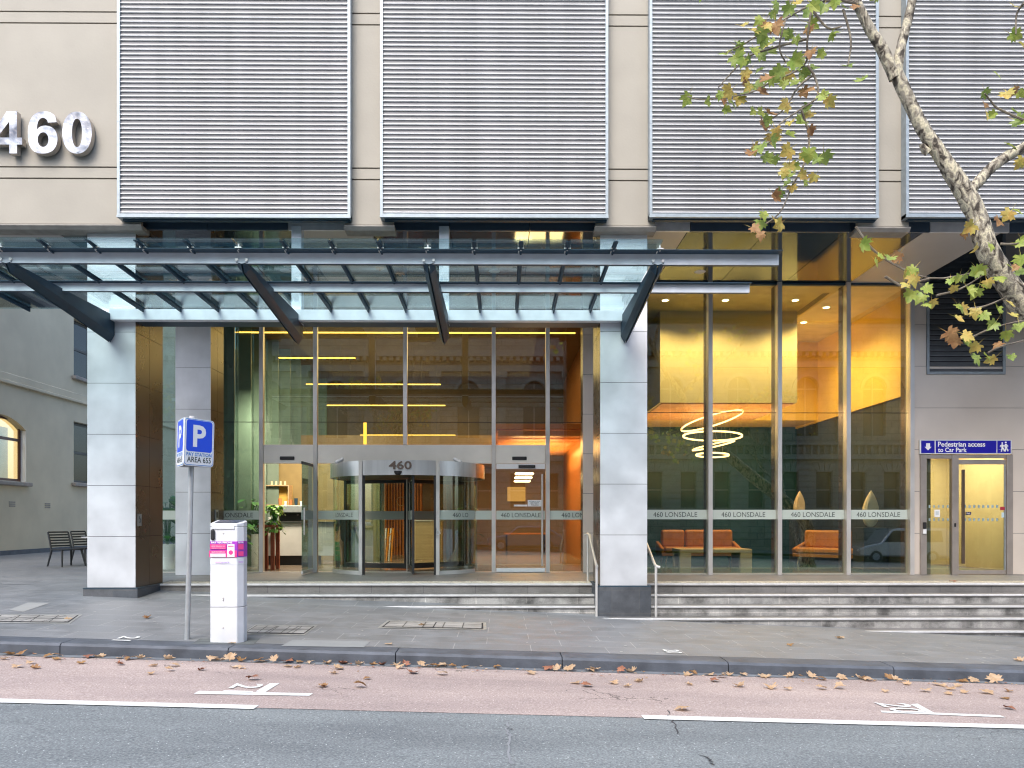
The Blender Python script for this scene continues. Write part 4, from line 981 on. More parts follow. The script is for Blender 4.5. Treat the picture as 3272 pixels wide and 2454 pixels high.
# ---------------------------------------------------------------- lamps, with unseen fill lights added
dl_e = emis('downlight', (1, .72, .35), 14); bar_e = emis('light_bar', (1, .52, .08), 2.2); ring_e = emis('ring_light', (1, .58, .22), 2.6)
def arealight(name, loc, size, power, col=(1, .66, .30), rot=(0, 0, 0), sy=None):
    l = bpy.data.lights.new(name, 'AREA'); l.energy = power; l.color = col; l.size = size
    if sy: l.shape = 'RECTANGLE'; l.size_y = sy
    o = bpy.data.objects.new(name, l); o.location = loc; o.rotation_euler = rot; COL.objects.link(o); return o
def spot(name, loc, power, ang=110, col=(1, .69, .32)):
    l = bpy.data.lights.new(name, 'SPOT'); l.energy = power; l.color = col; l.spot_size = R_(ang); l.spot_blend = .6; l.shadow_soft_size = .08
    o = bpy.data.objects.new(name, l); o.location = loc; COL.objects.link(o); return o
for (px_, py_, lab) in ((1437, 648, 'round ceiling downlight above the column end of the lounge bulkhead'), (1567, 647.5, 'round ceiling downlight in front of the middle of the bulkhead'), (1718, 647, 'round ceiling downlight at the far corner of the bulkhead'),
                        (1785, 662.5, 'round ceiling downlight beside the slotted air grille'), (1736, 695, 'round ceiling downlight deepest in the lounge')):
    Yd = 5.28 * F / (PY0 - py_); p = P(px_, py_, Yd)
    t = thing('ceiling_downlight', lab, 'ceiling light', (p.x, Yd, ZS - .03), 'downlights in the lounge ceiling')
    MB().lathe([(.075, ZS - .045), (.10, ZS - .045), (.11, ZS - .031)], p.x, Yd, 20).build('trim_ring', white, t, smooth=True)
    MB().lathe([(0, ZS - .04), (.075, ZS - .044)], p.x, Yd, 20).build('lamp', dl_e, t)
    spot('downlight_beam', (p.x, Yd, ZS - .06), 190, 140)
grl = thing('ceiling_grille', 'slotted air grille in the lounge ceiling beside the bulkhead', 'air grille', (6.9, 19.6, ZS - .05))
Yg0, Yg1 = 5.28 * F / (PY0 - 632), 5.28 * F / (PY0 - 672)
for k in range(3):
    a = P(1790 - k * 5, 632, Yg0); b_ = P(1725 - k * 5, 679, 5.28 * F / (PY0 - 679)); MB().prism([(a.x - .012, a.y), (a.x + .012, a.y), (b_.x + .03, b_.y), (b_.x - .0, b_.y)], 'z', ZS - .036, ZS - .032).build('slot', black, grl)
# linear pendant bars in the lobby
bars = [(516, 1243, 718, 20.2), (602, 768, 773, 22.0), (661, 952, 830, 23.6), (706, 962, 875.5, 25.1), (778, 984, 940, 26.6)]
labs = ['longest light bar, hung highest right behind the entrance glazing', 'shortest light bar of the lobby, second from the top', 'light bar of the lobby, third from the top', 'light bar of the lobby, fourth from the top', 'lowest light bar of the lobby, crossed by the short upright lamp']
for (a, b_, py_, Yv), lb in zip(bars, labs):
    p, q_ = P(a, py_, Yv), P(b_, py_, Yv)
    t = thing('light_bar', lb, 'pendant light', ((p.x + q_.x) / 2, Yv, p.z), 'linear pendant lights in the lobby')
    MB().box(p.x, q_.x, Yv - .03, Yv + .03, p.z - .015, p.z + .015).build('lamp', bar_e, t, bevel=.01)
    for k in (.2, .8):
        x = p.x + (q_.x - p.x) * k; MB().tube([(x, Yv, p.z + .02), (x, Yv, ZS - .03)], .004, 5).build('cord', black, t)
p = P(788.5, 912, 23); t = thing('upright_lamp', 'short upright glowing yellow strip over the revolving door', 'wall light', (p.x, 23, p.z - .6))
MB().box(p.x - .045, p.x + .045, 22.97, 23.03, PZ(960, 23), p.z).build('lamp', emis('strip', (1, .45, .05), 1.4), t)
MB().tube([(p.x, 23, p.z), (p.x, 23, ZS)], .004, 5).build('cord', black, t)
for k, (px0, px1, py_, Yv) in enumerate(((1112, 1153, 1023.5, 24), (1111, 1150, 1032, 25.5), (1110, 1146, 1039.5, 27))):
    p, q_ = P(px0, py_, Yv), P(px1, py_, Yv)
    t = thing('corridor_light', ['oblong pendant seen through the sliding door, topmost of three', 'oblong pendant seen through the sliding door, middle one of three', 'oblong pendant seen through the sliding door, lowest of three'][k], 'pendant light', ((p.x + q_.x) / 2, Yv, p.z), 'oblong pendants behind the sliding door')
    MB().box(p.x, q_.x, Yv - .2, Yv + .2, p.z - .03, p.z + .03).build('lamp', emis('oblong%d' % k, (1, .6, .3), 5), t, bevel=.03)
    MB().tube([((p.x + q_.x) / 2, Yv, p.z), ((p.x + q_.x) / 2, Yv, CZ + 2.45)], .004, 5).build('cord', black, t)
arealight('lobby_fill_lamp', (-2.5, 24, ZS - .2), 7, 210, (1, .62, .24), sy=7)  # broad area light added to fill the lobby, no fixture
arealight('corridor_fill', (1.1, 25, CZ + 2.3), 2, 150, (1, .5, .18), sy=5)  # area light added to warm the corridor, no fixture
arealight('batten_fill', (1.2, 25.5, CZ + 1.6), 1.5, 170, (1, .5, .18), rot=(math.pi, 0, 0), sy=4)  # unseen light added below to brighten the battens
arealight('cafe_fill', (-5.3, 19.6, CZ + 3.0), 1.5, 150, (1, .82, .6), sy=1.0, rot=(R_(35), 0, 0))  # unseen light added in front to brighten the marble counter
arealight('stair_fill', ((xc0 + xc1) / 2, 19.2, CZ + 1.86), 1.6, 70, (1, .80, .5), sy=2.4)  # area light added to light the cream room, no fixture
arealight('lounge_low_fill', (6, 23.8, zlow - .05), 5, 12, (1, .62, .28), sy=1)  # weak area light added under the low ceiling, no fixture
arealight('lounge_fill', (6.2, 21.2, CZ + 2.9), 2.5, 60, (1, .6, .28), sy=2)  # area light added to light the seating, no fixture
arealight('lounge_up_fill', (6.2, 21.2, CZ + .6), 3, 95, (1, .55, .22), rot=(math.pi, 0, 0), sy=2)  # unseen upward light added to brighten the lounge from below
# ring chandelier
cc = P(1539, 945, 20.4)
chd = thing('ring_chandelier', 'chandelier of four tilted glowing hoops over the lounge sofas', 'chandelier', (cc.x, 20.4, cc.z))
for (px_, py_, rad_, tx, ty) in ((1537, 908, .82, 12, -20), (1539, 942, .76, -3, 2), (1541, 962, .55, 6, -14), (1539, 983, .42, -3, 2)):
    c = P(px_, py_, 20.4); m_ = MB(); Rm = Matrix.Rotation(R_(ty), 3, 'Y') @ Matrix.Rotation(R_(tx), 3, 'X')
    n = 56; prof = [(rad_ - .016, -.02), (rad_ + .016, -.02), (rad_ + .016, .02), (rad_ - .016, .02)]
    for k in range(n):
        a = 2 * math.pi * k / n
        for r, z in prof: m_.v.append(tuple(c + Rm @ Vector((r * math.cos(a), r * math.sin(a), z))))
    for k in range(n):
        for i in range(4):
            m_.f.append((k * 4 + i, ((k + 1) % n) * 4 + i, ((k + 1) % n) * 4 + (i + 1) % 4, k * 4 + (i + 1) % 4)); m_.m.append(1 if i == 2 else 0)
    m_.build('ring', [ring_e, M('ring_gold', (.5, .33, .12), .3, .8)], chd, smooth=True)
    for a in (0.6, 2.7, 4.6):
        q_ = c + Rm @ Vector((rad_ * math.cos(a), rad_ * math.sin(a), 0)); MB().tube([q_, (q_.x * .6 + cc.x * .4, 20.4, CZ + 2.95)], .003, 4).build('wire', aluf, chd)
# ---------------------------------------------------------------- lounge furniture
def cushion(x0, x1, y0, y1, z0, z1, nm, mat, par, b=.05): return MB().box(x0, x1, y0, y1, z0, z1).build(nm, mat, par, bevel=b, seg=4, smooth=True)
wood = M('sofa_wood', (.42, .20, .08), .45)
def sofa(cx, cy, w, label, n=2):
    t = thing('leather_sofa', label, 'sofa', (cx, cy, L), 'tan leather sofas in the lounge')
    hw = w / 2
    MB().box(cx - hw, cx + hw, cy, cy + .78, L + .20, L + .30).build('seat_frame', wood, t, bevel=.01)
    for i in range(n):
        a = cx - hw + .08 + (w - .16) * i / n; b_ = a + (w - .16) / n
        cushion(a + .005, b_ - .005, cy - .02, cy + .62, L + .30, L + .46, 'seat_cushion', leather, t)
        c = cushion(a + .01, b_ - .01, cy + .48, cy + .68, L + .44, L + .94, 'back_cushion', leather, t, .07)
    for s in (-1, 1):
        x = cx + s * (hw - .02); a_ = MB().prism([(cy - .02, L + .42), (cy + .75, L + .62), (cy + .78, L + .26), (cy + .05, L + .26)], 'x', x - .05, x + .05).build('armrest', leather, t, bevel=.03, seg=3, smooth=True)
    for sx in (-1, 1):
        for sy in (.06, .70): MB().tube([(cx + sx * (hw - .12), cy + sy, L), (cx + sx * (hw - .16), cy + sy, L + .21)], [.018, .03], 8).build('leg', paletimber, t, smooth=True)
    return t
sofa(PX(1506, 22.2), 21.7, 2.25, 'three-cushion tan leather sofa facing the street behind the coffee table', 3)
sb = sofa(0, 0, 2.9, 'tan leather sofa seen from its end, in front of the tall dark plinth')
sb.location = (PX(1836, 20.6) , 20.6, L); sb.rotation_euler = (0, 0, R_(-48)); sb['label'] = 'tan leather sofa turned side on between the two pale sculptures'
for c in kids(sb): c.matrix_parent_inverse = Matrix.Translation((0, -.35, -L))
tb = thing('coffee_table', 'low square pale timber coffee table with thick slab legs', 'coffee table', (PX(1544, 20), 20, L))
ta, tb_ = PX(1466, 19.9), PX(1622, 19.9); zt2 = L + .47
MB().box(ta, tb_, 19.8, 20.7, zt2 - .09, zt2).build('table_top', paletimber, tb, bevel=.005)
for x in (ta + .001, tb_ - .301):
    for y in (19.801, 20.5): MB().box(x, x + .30, y, y + .12, L, zt2 - .092).build('leg', paletimber, tb, bevel=.004)
def sculpture(px_, ytop, ybot, Yv, w, label, plw, plbot=None):
    zb_, zt3 = PZ(ybot, Yv), PZ(ytop, Yv); x = PX(px_, Yv); h = zt3 - zb_
    pl = thing('plinth', label.replace('pale leaf-shaped sculpture', 'dark display plinth') , 'plinth', (x, Yv, L), 'dark plinths under the sculptures')
    MB().box(x - plw / 2, x + plw / 2, Yv - plw / 2, Yv + plw / 2, L, zb_).build('body', M('plinth_dark', (.04, .05, .05), .35), pl, bevel=.004)
    t = thing('leaf_sculpture', label, 'sculpture', (x, Yv, zb_), 'pale leaf-shaped sculptures')
    m_ = MB(); n = 18; k = 14
    for i in range(n + 1):
        u = i / n; r = w / 2 * (math.sin(math.pi * (u ** .80)) ** .8 * .86 + .24 * (1 - u)) if u < 1 else .004
        for j in range(k):
            a = 2 * math.pi * j / k; dent = 1 - .55 * max(0, math.cos(a + math.pi / 2 - .2)) ** 3 * math.sin(math.pi * min(1, u * 1.05))
            m_.v.append((x + r * math.cos(a) * 1.0 + .02 * u, Yv + r * .7 * math.sin(a) * dent, zb_ + h * u))
    for i in range(n):
        for j in range(k): m_.f.append((i * k + j, i * k + (j + 1) % k, (i + 1) * k + (j + 1) % k, (i + 1) * k + j)); m_.m.append(0)
    m_.build('body', M('sculpture_cream', (.72, .60, .42), .5, var=.04), t, smooth=True)
sculpture(1726, 1060, 1116, 22.4, .34, 'pale leaf-shaped sculpture behind the armless end of the side-on sofa', .42)
sculpture(1880, 1059, 1139, 19.0, .42, 'pale leaf-shaped sculpture standing nearest the car park door', .60)
# ---------------------------------------------------------------- lobby furniture
ct = thing('cafe_counter', 'white marble cafe counter with dark recessed base', 'counter', (-5.4, 21, L))
ca, cb = PX(578, 20.8), PX(722, 20.8)
MB().box(ca - .8, cb, 20.8, 21.5, L + .26, L + 1.14).build('front_panel', marble, ct, bevel=.005)
MB().box(ca - .8, cb - .5, 20.95, 21.45, L, L + .259).build('base', black, ct)
MB().box(ca - .8, cb + .02, 20.75, 21.5, L + 1.141, L + 1.18).build('counter_top', darkwall, ct, bevel=.004)
cm = thing('coffee_machine', 'long steel espresso machine on the cafe counter', 'coffee machine', (PX(640, 21.1), 21.1, L + 1.18))
x0, x1_ = PX(600, 21.1), PX(668, 21.1)
MB().box(x0, x1_, 20.95, 21.4, L + 1.42, L + 1.62).build('body', aluf, cm, bevel=.02); MB().box(x0 + .05, x1_ - .05, 21.1, 21.38, L + 1.18, L + 1.419).build('base', black, cm)
for k in range(2): MB().tube([(x0 + .25 + k * .35, 20.98, L + 1.36), (x0 + .25 + k * .35, 20.82, L + 1.35)], .015, 6).build('handle', black, cm)
rnd = random.Random(3)
for k in range(7):
    x = PX(582 + k * 11.5, 21.2); z = L + 1.62 if 600 < 582 + k * 11.5 < 668 else L + 1.18; h = .12 + .04 * (k % 3)
    t = thing('cup_stack', 'stack of dark takeaway cups on the espresso machine', 'cups', (x, 21.2, z), 'cups along the cafe counter')
    if k % 3: MB().lathe([(0, z), (.04, z), (.055, z + h), (.0, z + h)], x, 21.2, 12).build('cup', navy if k % 2 else M('cup_orange', (.55, .22, .08), .4), t, smooth=True)
    else: MB().lathe([(0, z), (.035, z), (.045, z + h), (.0, z + h)], x, 21.2, 12).build('cup', white, t, smooth=True)
    t['label'] = ['white cup stack at the outer end of the cafe counter', 'navy cup stack beside the white one on the counter', 'orange cup stack on the espresso machine', 'white cup stack on the espresso machine', 'orange cup stack near the middle of the machine', 'navy cup stack near the inner end of the machine', 'white cup stack at the inner end of the machine'][k]
sh = thing('wall_shelf', 'open amber-backed shelf unit above the cafe counter', 'shelf', (PX(600, 22.6), 22.6, L + 1.4))
xa, xb = PX(570, 22.6), PX(625, 22.6); za, zb_ = PZ(1090, 22.6), PZ(1048, 22.6)
MB().box(xa, xb, 22.9, 22.93, za, zb_).build('back', amber, sh)
for z in (za, zb_): MB().box(xa, xb, 22.55, 22.9, z - .03, z).build('shelf_board', paletimber, sh)
MB().box(xb - .03, xb, 22.55, 22.9, za, zb_ - .031).build('side_panel', paletimber, sh)
for k in range(4):
    x = xa + .2 + k * .13; z = zb_
    t = thing('drinking_glass', 'drinking glass upside down in the row on the cafe shelf', 'glass', (x, 22.7, z), 'glasses on top of the cafe shelf')
    MB().lathe([(.0, z + .12), (.03, z + .12), (.035, z)], x, 22.7, 10).build('bowl', M('glassware', (.75, .65, .45), .2), t, smooth=True)
S('cafe_back_wall', MB().box(XLW + .1, -3.6, 23.4, 23.5, L, CZ + 2.1), M('cafe_wall', (.34, .26, .11), .5))
hs = thing('bar_table', 'tall red timber bar table beside the cafe doorway', 'table', (PX(588, 18.9), 18.95, L))
xa, xb = PX(576, 18.9), PX(612, 18.9) - .12; xa, xb = PX(574, 19.0), PX(598.5, 19.0); zt4 = PZ(1134, 19)
redw = M('red_timber', (.28, .07, .03), .4, var=.2, scale=6)
MB().box(xa - .15, xb, 18.8, 19.35, zt4 - .06, zt4).build('table_top', redw, hs, bevel=.004)
for x, y in ((xa - .12, 18.82), (xb - .11, 18.82), (xa - .12, 19.25), (xb - .11, 19.25)): MB().box(x, x + .09, y, y + .07, L, zt4 - .061).build('leg', redw, hs, bevel=.003)
def leafy_plant(cx, cy, zb_, h, spread, n, label, mat, pot=True, potm=white, poth=.5, potr=.2, size=.16, seed=1, droop=.5, name='potted_plant'):
    rn = random.Random(seed); t = thing(name, label, 'plant', (cx, cy, zb_), 'pot plants in the lobby')
    if pot: MB().lathe([(0, zb_), (potr * .8, zb_), (potr, zb_ + poth), (potr * .9, zb_ + poth), (potr * .85, zb_ + poth - .05), (0, zb_ + poth - .05)], cx, cy, 20).build('pot', potm, t, smooth=True)
    z0 = zb_ + (poth if pot else 0); m_ = MB(); st_ = MB()
    for i in range(n):
        a = rn.uniform(0, 2 * math.pi); el = rn.uniform(.1, 1); r = spread * rn.uniform(.3, 1) * (1 - el * .4)
        tip = Vector((cx + r * math.cos(a), cy + r * math.sin(a), z0 + h * el - (droop * r if el < .5 else 0)))
        b0 = Vector((cx, cy, z0 - .03)); mid = (b0 + tip) / 2 + Vector((0, 0, .15 * h))
        st_.tube([b0, mid, tip], .006, 4)
        d = Vector((math.cos(a), math.sin(a), rn.uniform(-.9, .2))).normalized(); sd_ = d.cross(Vector((0, 0, 1))).normalized(); nm_ = sd_.cross(d)
        L_ = size * rn.uniform(.7, 1.3)
        pts = [(0, 0), (.25, .35), (.55, .42), (.8, .25), (1, 0)]
        vs = [tip + d * L_ * u + sd_ * L_ * v * .8 + nm_ * L_ * (-.25 * u * u + .1 * v) for u, v in pts] + [tip + d * L_ * u - sd_ * L_ * v * .8 + nm_ * L_ * (-.25 * u * u + .1 * v) for u, v in pts[1:-1]]
        m_.add(vs, [(0, 1, 5), (1, 2, 6, 5), (2, 3, 7, 6), (3, 4, 7)])
    m_.build('foliage', mat, t, fix=False); st_.build('stem', plantg, t)
    return t
leafy_plant(PX(362, 19.3), 19.3, L, 1.25, .42, 40, 'big-leaved plant in a tall white planter between the steel columns', plantg, potm=white, poth=.62, potr=.2, seed=2, size=.26)
leafy_plant(PX(505, 19.2), 19.2, L, 1.0, .5, 46, 'big-leaved plant behind the glass next to the inner steel column', plantg, potm=darkwall, poth=.55, seed=3, size=.24)
leafy_plant(PX(545, 20.4), 20.4, L, 1.0, .5, 46, 'big-leaved plant behind the pay station beside the cafe doorway', plantg, potm=white, poth=.85, seed=4, size=.22)
leafy_plant(PX(592, 18.95), 19.0, zt4 + .0, .42, .27, 150, 'bright green trailing fern on the red bar table', plantb, pot=True, potm=white, poth=.08, potr=.09, seed=5, size=.11, droop=1.3)
leafy_plant(PX(1008, 21), 21, L, .9, .3, 30, 'spiky plant in a black planter seen through the drum beside the sliding door', plantg, potm=black, poth=.75, seed=6, size=.3)
rc = thing('reception_desk', 'long pale timber reception desk behind the revolving door', 'desk', (-2.3, 24.3, L))
MB().box(PX(884, 24), PX(938, 24) + .2, 24, 24.8, L, L + 1.18).build('body', paletimber, rc, bevel=.004); MB().box(PX(882, 24), PX(940, 24) + .2, 23.95, 24.85, L + 1.181, L + 1.22).build('desk_top', marble, rc, bevel=.004)
sw = thing('slatted_screen', 'orange-brown timber slat screen with a round badge', 'screen', (-3.9, 26.6, L))
xa, xb = PX(775, 26.6), PX(912, 26.6); m_ = MB(); x = xa
while x < xb: m_.box(x, x + .055, 26.6, 26.66, L, PZ(1040, 26.6)); x += .10
m_.build('slat_panel', M('slat_orange', (.58, .24, .07), .45, var=.12), sw); MB().box(xa, xb, 26.67, 26.7, L, PZ(1040, 26.6)).build('backing', M('slat_back', (.12, .04, .015), .6), sw)
m_ = MB(); c = P(866, 1083, 26.5); m_.tube([(c.x + .15 * math.cos(a), 26.55, c.z + .15 * math.sin(a)) for a in [k * math.pi / 10 for k in range(21)]], .012, 6); m_.build('badge', paletimber, sw)
yb_ = thing('folding_barrier', 'orange folding safety barrier inside the revolving door', 'barrier', (PX(834, 22.5), 22.5, L))
orp = M('orange_plastic', (.85, .32, .03), .4)
for k in range(5):
    x = PX(824 + k * 5.2, 22.5); MB().tube([(x, 22.5, L + .02), (x + .06, 22.55, L + .98)], .022, 6).build('upright', orp if k % 2 == 0 else white, yb_, smooth=True)
for s in (0, 1): MB().tube([(PX(822, 22.5), 22.52, L + .15 + .35 * s), (PX(846, 22.5), 22.52, L + .65 + .2 * s)], .012, 6).build('brace', orp, yb_)
cr = thing('plastic_crate', 'green plastic crate on the floor behind the drum glass', 'crate', (PX(735, 20), 20, L))
ga, gb = PX(723, 20), PX(752, 20); m_ = MB(); gm = M('crate_green', (.02, .30, .08), .4)
for z in (0, .12, .24, .36): m_.box(ga, gb, 20, 20.02, L + .2 + z, L + .29 + z); m_.box(ga, gb, 20.38, 20.4, L + .2 + z, L + .29 + z); m_.box(ga, ga + .02, 20.021, 20.379, L + .2 + z, L + .29 + z); m_.box(gb - .02, gb, 20.021, 20.379, L + .2 + z, L + .29 + z)
for x in (ga, gb - .03): m_.box(x, x + .03, 19.99, 20.0, L + .18, L + .67)
m_.build('side_walls', gm, cr); MB().box(ga, gb, 20, 20.4, L + .17, L + .199).build('floor', gm, cr); MB().box(ga + .02, gb - .02, 20.02, 20.38, L, L + .169).build('base', black, cr)
dm = S('door_mat', MB().box(PX(1076, 18.6), PX(1165, 18.6), 18.3, 19.3, L + .004, L + .016), M('mat_dark', (.03, .03, .03), .9))
lt = thing('long_table', 'dark long table in the warm room behind the sliding door', 'table', (.7, 27, L))
MB().box(.1, 1.6, 26.6, 27.5, L + .72, L + .76).build('table_top', timber, lt); [MB().box(x, x + .06, y, y + .06, L, L + .719).build('leg', black, lt) for x in (.15, 1.5) for y in (26.65, 27.4)]
wp = thing('wall_panel', 'glowing amber wall panel at the end of the corridor behind the sliding door', 'wall panel', (.9, 29.9, L + 1.2))
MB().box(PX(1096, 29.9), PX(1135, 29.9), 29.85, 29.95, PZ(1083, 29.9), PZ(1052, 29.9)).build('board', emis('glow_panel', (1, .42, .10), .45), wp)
# ---------------------------------------------------------------- leaves
LOBE = [(0, -.50), (.06, -.30), (.30, -.42), (.52, -.30), (.34, -.16), (.60, .06), (.44, .10), (.46, .30), (.26, .20), (.20, .36), (.0, .62)]
def leafshape(mb, ctr, size, Rm, rn, mi, curl=None):
    pts = LOBE + [(-x, y) for x, y in LOBE[1:-1][::-1]]
    c1 = rn.uniform(.1, .5) if curl is None else curl; c2 = rn.uniform(-.5, .5); c3 = rn.uniform(-.3, .3)
    def z(x, y): return c1 * abs(x) * .8 + c2 * (x * x + y * y) + c3 * x * y * 2
    sx = rn.uniform(.85, 1.1)
    inner = [(x * .45, y * .45) for x, y in pts]
    allp = [(x * rn.uniform(.9, 1.08), y * rn.uniform(.9, 1.08)) for x, y in pts] + inner + [(0, 0)]
    vs = [ctr + Rm @ Vector((x * size * sx, y * size, z(x, y) * size + rn.uniform(-.02, .02) * size)) for x, y in allp]
    n = len(pts)
    fs = [(i, (i + 1) % n, n + (i + 1) % n, n + i) for i in range(n)] + [(n + i, n + (i + 1) % n, 2 * n) for i in range(n)]
    mb.add(vs, fs, mi)
def rotm(a, b, c): return (Matrix.Rotation(a, 3, 'Z') @ Matrix.Rotation(b, 3, 'X') @ Matrix.Rotation(c, 3, 'Y'))
def conv(x0, y0, l): return [(x0 / 1.4792 + x * .3362, y0 / 1.4792 + y * .3362) for x, y in l]
fall = conv(0, 1854, [(65,475),(110,485),(180,470),(20,515),(300,497),(390,480),(365,510),(575,497),(655,487),(770,503),(830,510),(905,497),(1085,512),(195,541),(110,566),(225,572),(520,540),(770,549),(985,557),(1120,557),(970,608),(1090,588),(1295,583),(1500,567),(1550,570),(1365,516),(1425,505),(1490,517),(1560,517),(1660,530),(1710,510),(1780,522),(1860,520),(1935,500),(2000,530),(2110,530),(1850,560),(1910,568),(2170,576),(2145,605),(1620,647),(2075,692),(950,240),(440,248),(1495,400)])
fall += conv(1000, 1854, [(100,530),(200,538),(165,575),(350,640),(60,692),(300,697),(305,525),(395,522),(445,548),(545,547),(600,542),(560,572),(640,603),(700,540),(745,550),(790,560),(840,555),(900,548),(980,557),(1180,567),(830,613),(1395,606),(1510,580),(1570,583),(1650,585),(1775,570),(1805,572),(1975,587),(2040,588),(1690,668),(1760,688),(1930,670),(2020,690),(2095,658),(485,411),(700,288)])
fall += conv(2172, 1854, [(75,600),(55,615),(190,615),(270,630),(225,655),(320,614),(400,610),(545,628),(690,612),(840,628),(915,645),(1040,640),(1165,640),(1210,650),(1310,615),(1385,640),(1430,660),(1460,675),(1650,678),(1690,685),(1815,655),(1890,660),(1985,645),(1790,688),(60,678),(385,690),(585,700),(695,710),(915,706),(1030,702),(1320,722),(1580,720),(1730,738),(1830,728),(1975,732),(2115,720),(2090,766),(1740,708),(710,418),(1030,372),(2180,520),(470,258),(2110,303),(20,840),(2115,832)])
rn = random.Random(11)
special = {(1310, 615): 1, (1985, 645): 2, (1815, 655): 3}
nsp = 0
for k, (px_, py_) in enumerate(fall):
    p = G(px_, py_ + (1.5 if py_ < 1425 else 0)); mi = rn.choice((0, 0, 0, 1, 2)); size = rn.uniform(.09, .15)
    up = False
    kerbz = 9.40 < p.y < 9.75
    if p.y > 9.52 and p.y < 9.70: p.y = 9.52; p.z = gz(p.x, 9.5)
    m_ = MB(); tilt = rn.uniform(-.25, .25); t2 = rn.uniform(-.25, .25)
    if kerbz and rn.random() < .2: tilt = rn.uniform(.4, .9); p.y = 9.5; size *= 1.1
    Rm = rotm(rn.uniform(-math.pi, math.pi) if abs(tilt) < .4 else rn.uniform(-.6, .6), tilt, t2)
    leafshape(m_, Vector((0, 0, 0)), size, Rm, rn, 0, rn.uniform(.15, .6))
    lowest = min(v[2] for v in m_.v); base = p.z + (.012 if p.y < 9.7 else .004)
    m_.v = [(x + p.x, y + p.y, z - lowest + base) for x, y, z in m_.v]
    o = m_.build('fallen_leaf', [(leaf_t, leaf_b, leaf_r)[mi]], smooth=True)
    colr = ('pale tan', 'brown', 'rust brown')[mi]
    if p.y > 9.8: wh, gr = 'on the bluestone paving', 'dry plane leaves scattered on the footpath'
    elif p.y > 9.38: wh, gr = ('propped against the kerb' if abs(tilt) > .4 else 'lying in the gutter below the kerb'), 'dry plane leaves along the gutter'
    else: wh, gr = 'lying out on the red parking lane', 'dry plane leaves on the parking lane'
    tag(o, '%s plane leaf %s' % (colr, wh), 'leaf', gr)
for (px_, py_) in conv(0, 680, [(1120, 440), (1360, 437)]) + conv(700, 680, [(1033, 355), (1165, 390)]):
    Yg = 11.0
    while P(px_, py_, Yg).z < zg(Yg) + .02 and Yg < 13.7: Yg += .01
    p = P(px_, py_, Yg); m_ = MB(); leafshape(m_, Vector((p.x, p.y, zg(p.y) + .02)), .15, rotm(rn.uniform(0, 6), .05, .05), rn, 0, .1)
    tag(m_.build('fallen_leaf', leaf_b, smooth=True), 'orange-brown plane leaf resting on the canopy glass', 'leaf', 'dead leaves on the canopy glass')
p = G(2034, 1235); m_ = MB(); p = P(2059, 1249.5, 15.1); leafshape(m_, Vector((p.x, 15.1, L + .03)), .15, rotm(.4, .1, 0), rn, 0, .3); tag(m_.build('fallen_leaf', leaf_r, smooth=True), 'rust brown plane leaf on the landing below the car park door', 'leaf')
# ---------------------------------------------------------------- gutter crumbs, gum spots, cracks
m_ = MB()
for k in range(420):
    X_ = rn.uniform(-8, 10); Y_ = 9.58 - abs(rn.gauss(0, .22)); z_ = gz(X_, Y_) + .012; s_ = rn.uniform(.006, .028); a = rn.uniform(0, 6.3)
    pts = [(X_ + s_ * rn.uniform(.5, 1.2) * math.cos(a + t), Y_ + s_ * rn.uniform(.4, 1) * math.sin(a + t), z_ + rn.uniform(0, .012)) for t in (0, 1.4, 2.9, 4.4)]
    m_.add(pts, [(0, 1, 2, 3)], rn.choice((0, 1, 2)))
kind(m_.build('leaf_litter', [leaf_t, leaf_b, leaf_r], fix=False), 'stuff')
m_ = MB()
for k in range(170):
    X_ = rn.uniform(-8.5, 10); Y_ = rn.uniform(10.0, 13.6); r_ = rn.uniform(.008, .024); z_ = gz(X_, Y_) + .005
    m_.add([(X_ + r_ * math.cos(t * 1.05), Y_ + r_ * math.sin(t * 1.05), z_) for t in range(6)], [tuple(range(6))])
kind(m_.build('gum_spots', M('gum', (.42, .42, .41), .7), fix=False), 'stuff')
def crack(pts, w_, mat):
    m_ = MB(); P_ = [G(*p) for p in pts]; q = []
    for a, b_ in zip(P_, P_[1:]):
        for t in range(6): v = a.lerp(b_, t / 6); q.append(Vector((v.x + rn.uniform(-.02, .02), v.y + rn.uniform(-.02, .02), 0)))
    for a, b_ in zip(q, q[1:]):
        ww = w_ * rn.uniform(.4, 1.2)
        m_.add([(a.x - ww, a.y - ww * .3, gz(a.x, a.y) + .006), (b_.x - ww, b_.y - ww * .3, gz(b_.x, b_.y) + .006), (b_.x + ww, b_.y + ww * .3, gz(b_.x, b_.y) + .006), (a.x + ww, a.y + ww * .3, gz(a.x, a.y) + .006)], [(0, 1, 2, 3)])
    kind(m_.build('road_crack', mat, fix=False), 'structure')
crk = M('crack_dark', (.05, .05, .055), .9)
crack([(1442, 1536), (1447, 1552), (1462, 1570), (1466, 1590)], .008, crk); crack([(1515, 1632), (1530, 1640), (1542, 1655)], .010, crk); crack([(1093, 1562), (1100, 1590), (1098, 1620), (1104, 1659)], .012, M('crack_pale', (.22, .235, .25), .9)); crack([(1075, 1578), (1110, 1576), (1180, 1574)], .006, crk)
